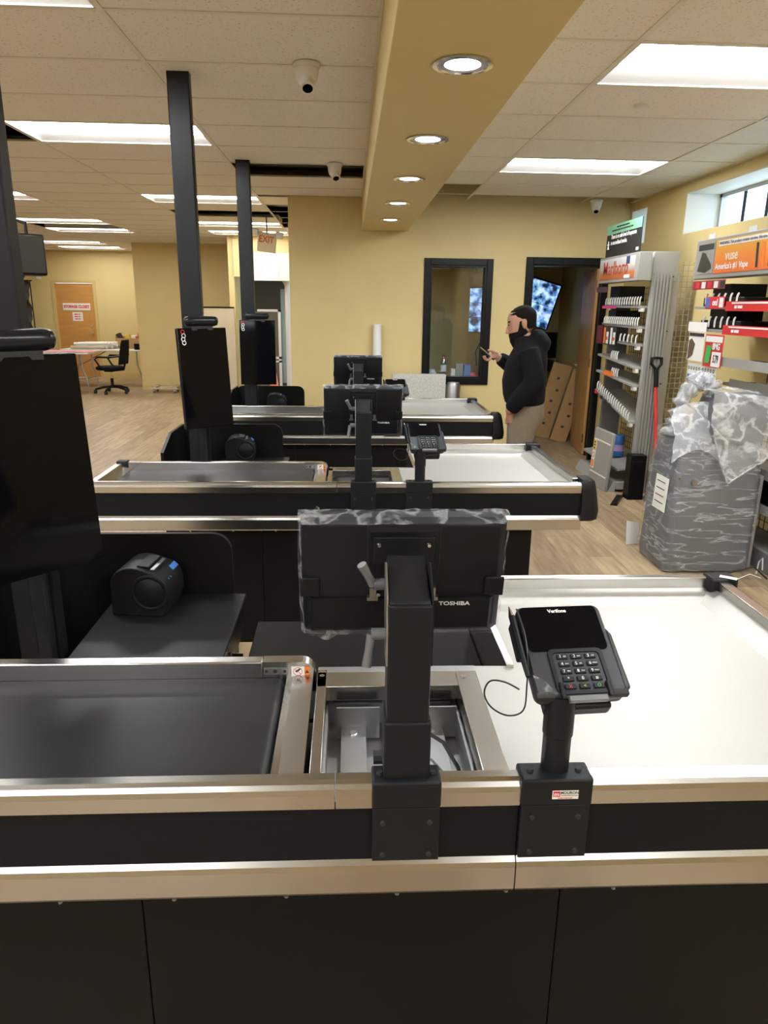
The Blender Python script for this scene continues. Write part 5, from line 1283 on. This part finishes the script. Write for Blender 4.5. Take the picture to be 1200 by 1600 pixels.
# folding tables
def folding_table(x0, x1, y0_, y1_, z, label, top='white_plastic', rot=0):
    t = thing('folding_table', label, 'table', ((x0+x1)/2, (y0_+y1_)/2, 0), 0, 'folding tables by the closet')
    MB().box(x0, x1, y0_, y1_, z-.035, z).build('table_top', top, t, bevel=.01)
    for xx in (x0+.15, x1-.15):
        for yy in (y0_+.08, y1_-.08):
            MB().tube([(xx, yy, z-.035), (xx, yy, z*.6), (xx+(.06 if xx > (x0+x1)/2 else -.06), yy, z*.35), (xx+(.09 if xx > (x0+x1)/2 else -.09), yy, 0)], .014, n=8).build('leg', 'dull', t, smooth=True)
        MB().cyl((xx+(.06 if xx > (x0+x1)/2 else -.06), y0_+.08, z*.35), (xx+(.06 if xx > (x0+x1)/2 else -.06), y1_-.08, z*.35), .010, n=8).build('leg_brace', 'dull', t)
    MB().tube([(x0+.18, (y0_+y1_)/2, z*.5), ((x0+x1)/2, (y0_+y1_)/2, z-.04)], .010, n=8).build('leg_brace', 'dull', t)
    return t
folding_table(-5.75, -4.12, 14.75, 15.45, .74, 'grey folding table piled with paper rolls and a box by the storage closet')
folding_table(-7.2, -4.85, 13.75, 14.45, .74, 'folding table with a pink sheet, in front of the storage closet door')
tag(MB().grid(lambda u, v: (-7.0+2.15*u, 13.78+.64*v, .7455+.004*math.sin(u*9+v*4)), 12, 8).build('pink_sheet', mat('pink_paper', (.75, .32, .36), .7)), 'pink paper sheet lying on the folding table', 'paper sheet')
for i in range(6):
    yy = 14.83+.078*i; a_ = .01*(i-2.5)
    D = Matrix.Translation((-5.0+.03*i, yy, .776)) @ Matrix.Rotation(a_, 4, 'Z')
    tag(MB(D).cyl((-.55+.05*i, 0, 0), (.12, 0, 0), .034, n=14).build('paper_roll', 'paper' if i % 2 else 'tan', smooth=True), 'long rolled paper sheet in the pile on the grey folding table', 'paper roll', 'rolled sheets on the folding table')
for i in range(4):
    D = Matrix.Translation((-5.03+.04*i, 14.86+.085*i, .842)) @ Matrix.Rotation(R((2, -2, 1, -2)[i]), 4, 'Z')
    tag(MB(D).cyl((-.45, 0, 0), (.20, 0, .01), .030, n=14).build('paper_roll', 'paper', smooth=True), 'rolled white sheet on top of the pile on the grey folding table', 'paper roll', 'upper rolled sheets on the folding table')
t = thing('open_carton', 'open cardboard box of packages at the end of the folding table', 'box', (-4.35, 15.3, .74))
MB().box(-4.75, -4.15, 15.12, 15.42, .84, .85).box(-4.75, -4.74, 15.12, 15.42, .85, .98).box(-4.16, -4.15, 15.12, 15.42, .85, .98).box(-4.75, -4.15, 15.12, 15.13, .85, .95).box(-4.75, -4.15, 15.41, 15.42, .85, .98).box(-4.7, -4.2, 15.15, 15.4, .74, .84).build('carton_body', 'card', t)
for i, (xx, m, h_) in enumerate(((-4.66, 'ink_k', .20), (-4.52, 'ink_y', .17), (-4.42, 'paper', .15), (-4.32, 'ink_r', .21), (-4.22, 'ink_w', .14))):
    tag(MB(Matrix.Translation((xx, 15.28, .85)) @ Matrix.Rotation(.2*(i-2), 4, 'Y')).box(-.045, .045, -.06, .06, 0, h_).build('package', m, bevel=.01), ['dark package in the open carton', 'yellow package in the open carton', 'cream package in the open carton', 'red package standing highest in the open carton', 'white package at the corner of the open carton'][i], 'package')
tag(MB().box(-4.3, -4.1, 14.8, 14.95, .74, .86).build('black_box', 'blackwood', bevel=.005), 'small black box at the end of the grey folding table', 'box')
# office chair
ch = thing('office_chair', 'black mesh swivel chair with arms facing the folding tables', 'chair', (-4.45, 13.75, 0), R(-80))
CM = Matrix.Translation((-4.45, 13.75, 0)) @ Matrix.Rotation(R(175), 4, 'Z')     # local +x is the sitting direction
for k in range(5):
    a_ = 2*PI*k/5+.3
    MB(CM).tube([(0, 0, .13), (.15*math.cos(a_), .15*math.sin(a_), .12), (.31*math.cos(a_), .31*math.sin(a_), .075)], [.028, .024, .018], n=8).build('base_arm', 'blackwood', ch, smooth=True)
    MB(CM).cyl((.31*math.cos(a_)-.02, .31*math.sin(a_), .034), (.31*math.cos(a_)+.02, .31*math.sin(a_), .034), .034, n=12).build('caster', 'rubber', ch, smooth=True)
MB(CM).cyl((0, 0, .1), (0, 0, .28), .028, n=14).build('gas_lift_cover', 'blackwood', ch, smooth=True)
MB(CM).cyl((0, 0, .28), (0, 0, .42), .016, n=12).build('gas_lift', 'chrome', ch, smooth=True)
MB(CM).box(-.06, .1, -.08, .08, .40, .44).build('tilt_mechanism', 'blackwood', ch)
MB(CM).loft([ell(.435, .02, .21, .22), ell(.45, .02, .24, .245), ell(.48, .02, .245, .25), ell(.50, .02, .22, .23)]).build('seat', 'hoodie', ch, smooth=True)
MB(CM).grid(lambda u, v: (-.24-.07*v-.03*math.cos((u-.5)*2.4), (u-.5)*.44*(1-.25*v*v), .54+.44*v), 10, 10).build('backrest', 'hoodie', ch, smooth=True).modifiers.new('solid', 'SOLIDIFY').thickness = .02
MB(CM).tube([(-.05, 0, .42), (-.24, 0, .44), (-.29, 0, .62)], .02, n=8).build('back_support', 'blackwood', ch, smooth=True)
for s in (-1, 1):
    MB(CM).tube([(-.27, s*.22, .70), (-.1, s*.28, .68), (.12, s*.28, .68), (.17, s*.28, .64), (.10, s*.27, .52), (.0, s*.22, .45)], .018, n=8).build('armrest', 'blackwood', ch, smooth=True)
# dolly
dl = thing('furniture_dolly', 'low wooden dolly on casters at the foot of the projecting wall', 'dolly', (-3.5, 13.95, 0))
MB().box(-3.78, -3.25, 13.8, 13.9, .075, .10).box(-3.78, -3.25, 14.05, 14.15, .075, .10).box(-3.76, -3.66, 13.8, 14.15, .10, .12).box(-3.37, -3.27, 13.8, 14.15, .10, .12).build('deck', 'tan', dl)
for xx in (-3.71, -3.32):
    for yy in (13.85, 14.1):
        c_ = MB().cyl((xx-.018, yy, .04), (xx+.018, yy, .04), .04, n=14).build('caster', 'dull', dl, smooth=True)
        MB().box(xx-.05, xx+.05, yy-.04, yy+.04, .095, .125).build('caster_pad', 'greyd', dl, bevel=.008)
# beige panel
t = thing('beige_panel', 'tall beige panel standing by the entrance, dark top edge', 'panel', (-2.3, 12.49, 0))
MB().box(-2.62, -1.93, 12.47, 12.51, 0, 1.57).build('panel_body', 'tan', t)
MB().box(-2.62, -1.93, 12.465, 12.515, 1.57, 1.595).build('panel_cap', 'blackwood', t)
# speaker and dark curtain
sk = thing('ceiling_speaker', 'black box speaker hung from the ceiling near a black post', 'speaker', (-2.6, 5.9, 1.95))
D = Matrix.Translation((-2.47, 5.95, 1.97)) @ Matrix.Rotation(R(35), 4, 'Z')
MB(D).box(-.10, .10, -.10, .10, -.15, .15).build('speaker_cabinet', 'blackwood', sk, bevel=.015)
MB(D).box(-.088, .088, -.112, -.10, -.135, .135).build('speaker_grille', mat('grille_cloth', (.03, .026, .02), .9, spec=.1), sk, bevel=.012)
MB().tube([(-2.47, 5.95, 2.12), (-2.47, 5.95, 2.20), (-2.65, 6.0, 2.26), (-2.67, 6.0, ZC)], .014, n=8).build('hanger', 'blackwood', sk, smooth=True)
MB().tube([(-2.53, 5.98, 1.83), (-2.57, 6.0, 1.78), (-2.63, 6.0, 1.76), (-2.67, 6.02, 1.84)], .006, n=6).build('speaker_cable', 'cableb', sk, smooth=True)
cu = thing('plastic_curtain', 'dark wrinkled plastic sheet hanging by the far wall', 'plastic sheet', (-6.9, 15.9, 0))
MB().grid(lambda u, v: (-7.5+.82*u, 15.9+.05*math.sin(v*23+u*5)+.03*math.sin(v*51+u*9), .2+1.86*v), 14, 50).build('sheet', mat('dark_plastic_sheet', (.05, .05, .052), .35), cu, smooth=True)
MB().cyl((-7.6, 15.9, 2.06), (-6.6, 15.9, 2.06), .012, n=8).cyl((-7.5, 15.93, 0), (-7.5, 15.93, 2.06), .012, n=8).cyl((-6.66, 15.93, 0), (-6.66, 15.93, 2.06), .012, n=8).build('sheet_frame', 'blackwood', cu)
rk = thing('wire_rack', 'low black rack rim with upright slats beyond the scanner bar', 'rack', (-5.6, 12.9, 0))
tag(MB().box(-6.83, -6.73, YFAR-.03, YFAR, 2.12, 2.25).build('wall_box', 'white_plastic', bevel=.006), 'small white box on the far wall beside the storage closet door', 'wall box')
MB().box(-6.2, -5.42, 12.60, 12.62, 1.21, 1.32).build('rack_rim', 'greyd', rk)
for k in range(6): MB().box(-6.2+.152*k, -6.175+.152*k, 12.585, 12.60, .0, 1.325).build('rack_slat', 'blackwood', rk)
MB().box(-6.2, -5.42, 12.58, 12.60, 1.31, 1.33).build('rack_rail', 'blackwood', rk)

# ------------------------------------------------------------------ entrance beyond the back wall corner
hdr = tag(MB().box(-1.93, -.52, 12.60, 12.64, 2.08, 3.0).build('wall_entry_header', 'wall'), kind='structure')
for k in range(4): MB().box(-1.72+.27*k, -1.454+.27*k, 12.56, 12.60, 2.10, 2.46).build('transom_panel', 'bright', hdr)
MB().box(-1.72, -.60, 12.53, 12.60, 2.02, 2.10).build('transom_beam', 'bright', hdr)
tag(MB().box(-1.94, -.3, 14.05, 14.15, 0, 2.3).build('wall_vestibule', mat('vestibule_dark', (.06, .055, .05), .6)), kind='structure')
tag(MB().box(-1.94, -.3, 12.64, 14.15, 2.1, 2.15).build('ceiling_vestibule', 'bright'), kind='structure')
tag(MB().box(-2.02, -1.93, 12.64, 14.29, 0, 3).build('wall_vestibule_side', 'wall'), kind='structure')
d3 = tag(bpy.data.objects.new('door_3', None), kind='structure'); COL.objects.link(d3)
MB().box(-1.60, -1.20, 12.9, 12.93, 1.52, 1.56).box(-1.60, -1.20, 12.9, 12.93, .72, .76).box(-1.60, -1.20, 12.9, 12.93, .66, .69).box(-1.245, -1.20, 12.9, 12.93, 0, 1.56).build('door_frame', 'bright', d3)
MB().box(-1.60, -1.245, 12.912, 12.918, .02, 1.52).build('door_glass', mat('smoked_glass', (.09, .08, .07), .15), d3)
t = thing('entry_column', 'slim cream column with flared cap in the entrance', 'column', (-1.06, 12.75, 0))
MB().lathe([(.045, 0), (.045, 1.95), (.06, 1.98), (.10, 2.05), (.10, 2.10)], (-1.06, 12.75, 0), 20).build('column_shaft', 'bright', t, smooth=True)
MB().box(-1.22, -.90, 12.70, 12.80, 2.06, 2.10).build('column_cap', 'bright', t, bevel=.01)
d4 = tag(bpy.data.objects.new('window_7', None), kind='structure'); COL.objects.link(d4)
MB().box(-.98, -.66, 12.78, 12.80, .1, 2.0).build('window_pane', 'glass', d4); MB().box(-1.0, -.97, 12.76, 12.82, 0, 2.05).build('window_frame', 'bright', d4)
MB().box(-1.20, -1.10, 12.98, 13.0, .3, 1.9).build('window_pane', mat('street_glass', (.25, .32, .30), .1), d4)
t = thing('traffic_cone', 'orange cone top by the entrance door', 'cone', (-1.28, 12.3, 0))
MB().lathe([(.11, .02), (.03, .62), (.02, .64), (0, .64)], (-1.28, 12.3, 0), 20).build('cone_body', 'ink_o', t, smooth=True)
MB().box(-1.42, -1.14, 12.16, 12.44, 0, .025).build('cone_base', 'ink_o', t, bevel=.006)
# exit sign with emergency lamps
ex = thing('exit_sign', 'cream exit sign with two emergency lamps hung from the ceiling near the entrance', 'sign', (-1.07, 9.9, ZC))
EX = frame((-1.08, 9.9, 2.42), (.985, .1, -.12), (.11, 0, .985))
MB(EX).box(-.11, .13, -.13, .11, -.04, 0).build('sign_box', mat('cream_plastic', (.62, .52, .33), .5), ex, bevel=.006)
text('sign_lettering', 'EXIT', .115, EX @ Matrix.Translation((.0, .02, .001)), 'ink_o2', ex, extr=.001, bold=.003, sx=.82)
for s in (-1, 1):
    MB(EX).box(s*.16-.05, s*.16+.05, .055, .135, -.04, .04).build('emergency_lamp', 'white_plastic', ex, bevel=.015)
MB().cyl((-1.07, 9.9, 2.5), (-1.07, 9.9, ZC), .01, n=8).build('sign_stem', 'dull', ex)

# paper tag and string on the far corner cap of the counter farthest from the window wall
tg = thing('paper_tag', 'white paper tag with string on the black corner cap of the counter', 'tag', (1.13, F+.90, .852))
MB(Matrix.Translation((1.135, F+.905, .8525)) @ Matrix.Rotation(R(-35), 4, 'Z')).box(-.024, .024, -.010, .010, 0, .001).build('tag_paper', 'paper', tg)
MB().tube([(1.155, F+.89, .854), (1.19, F+.89, .87), (1.22, F+.88, .86)], .0009, n=6).build('tag_string', 'cablew', tg)
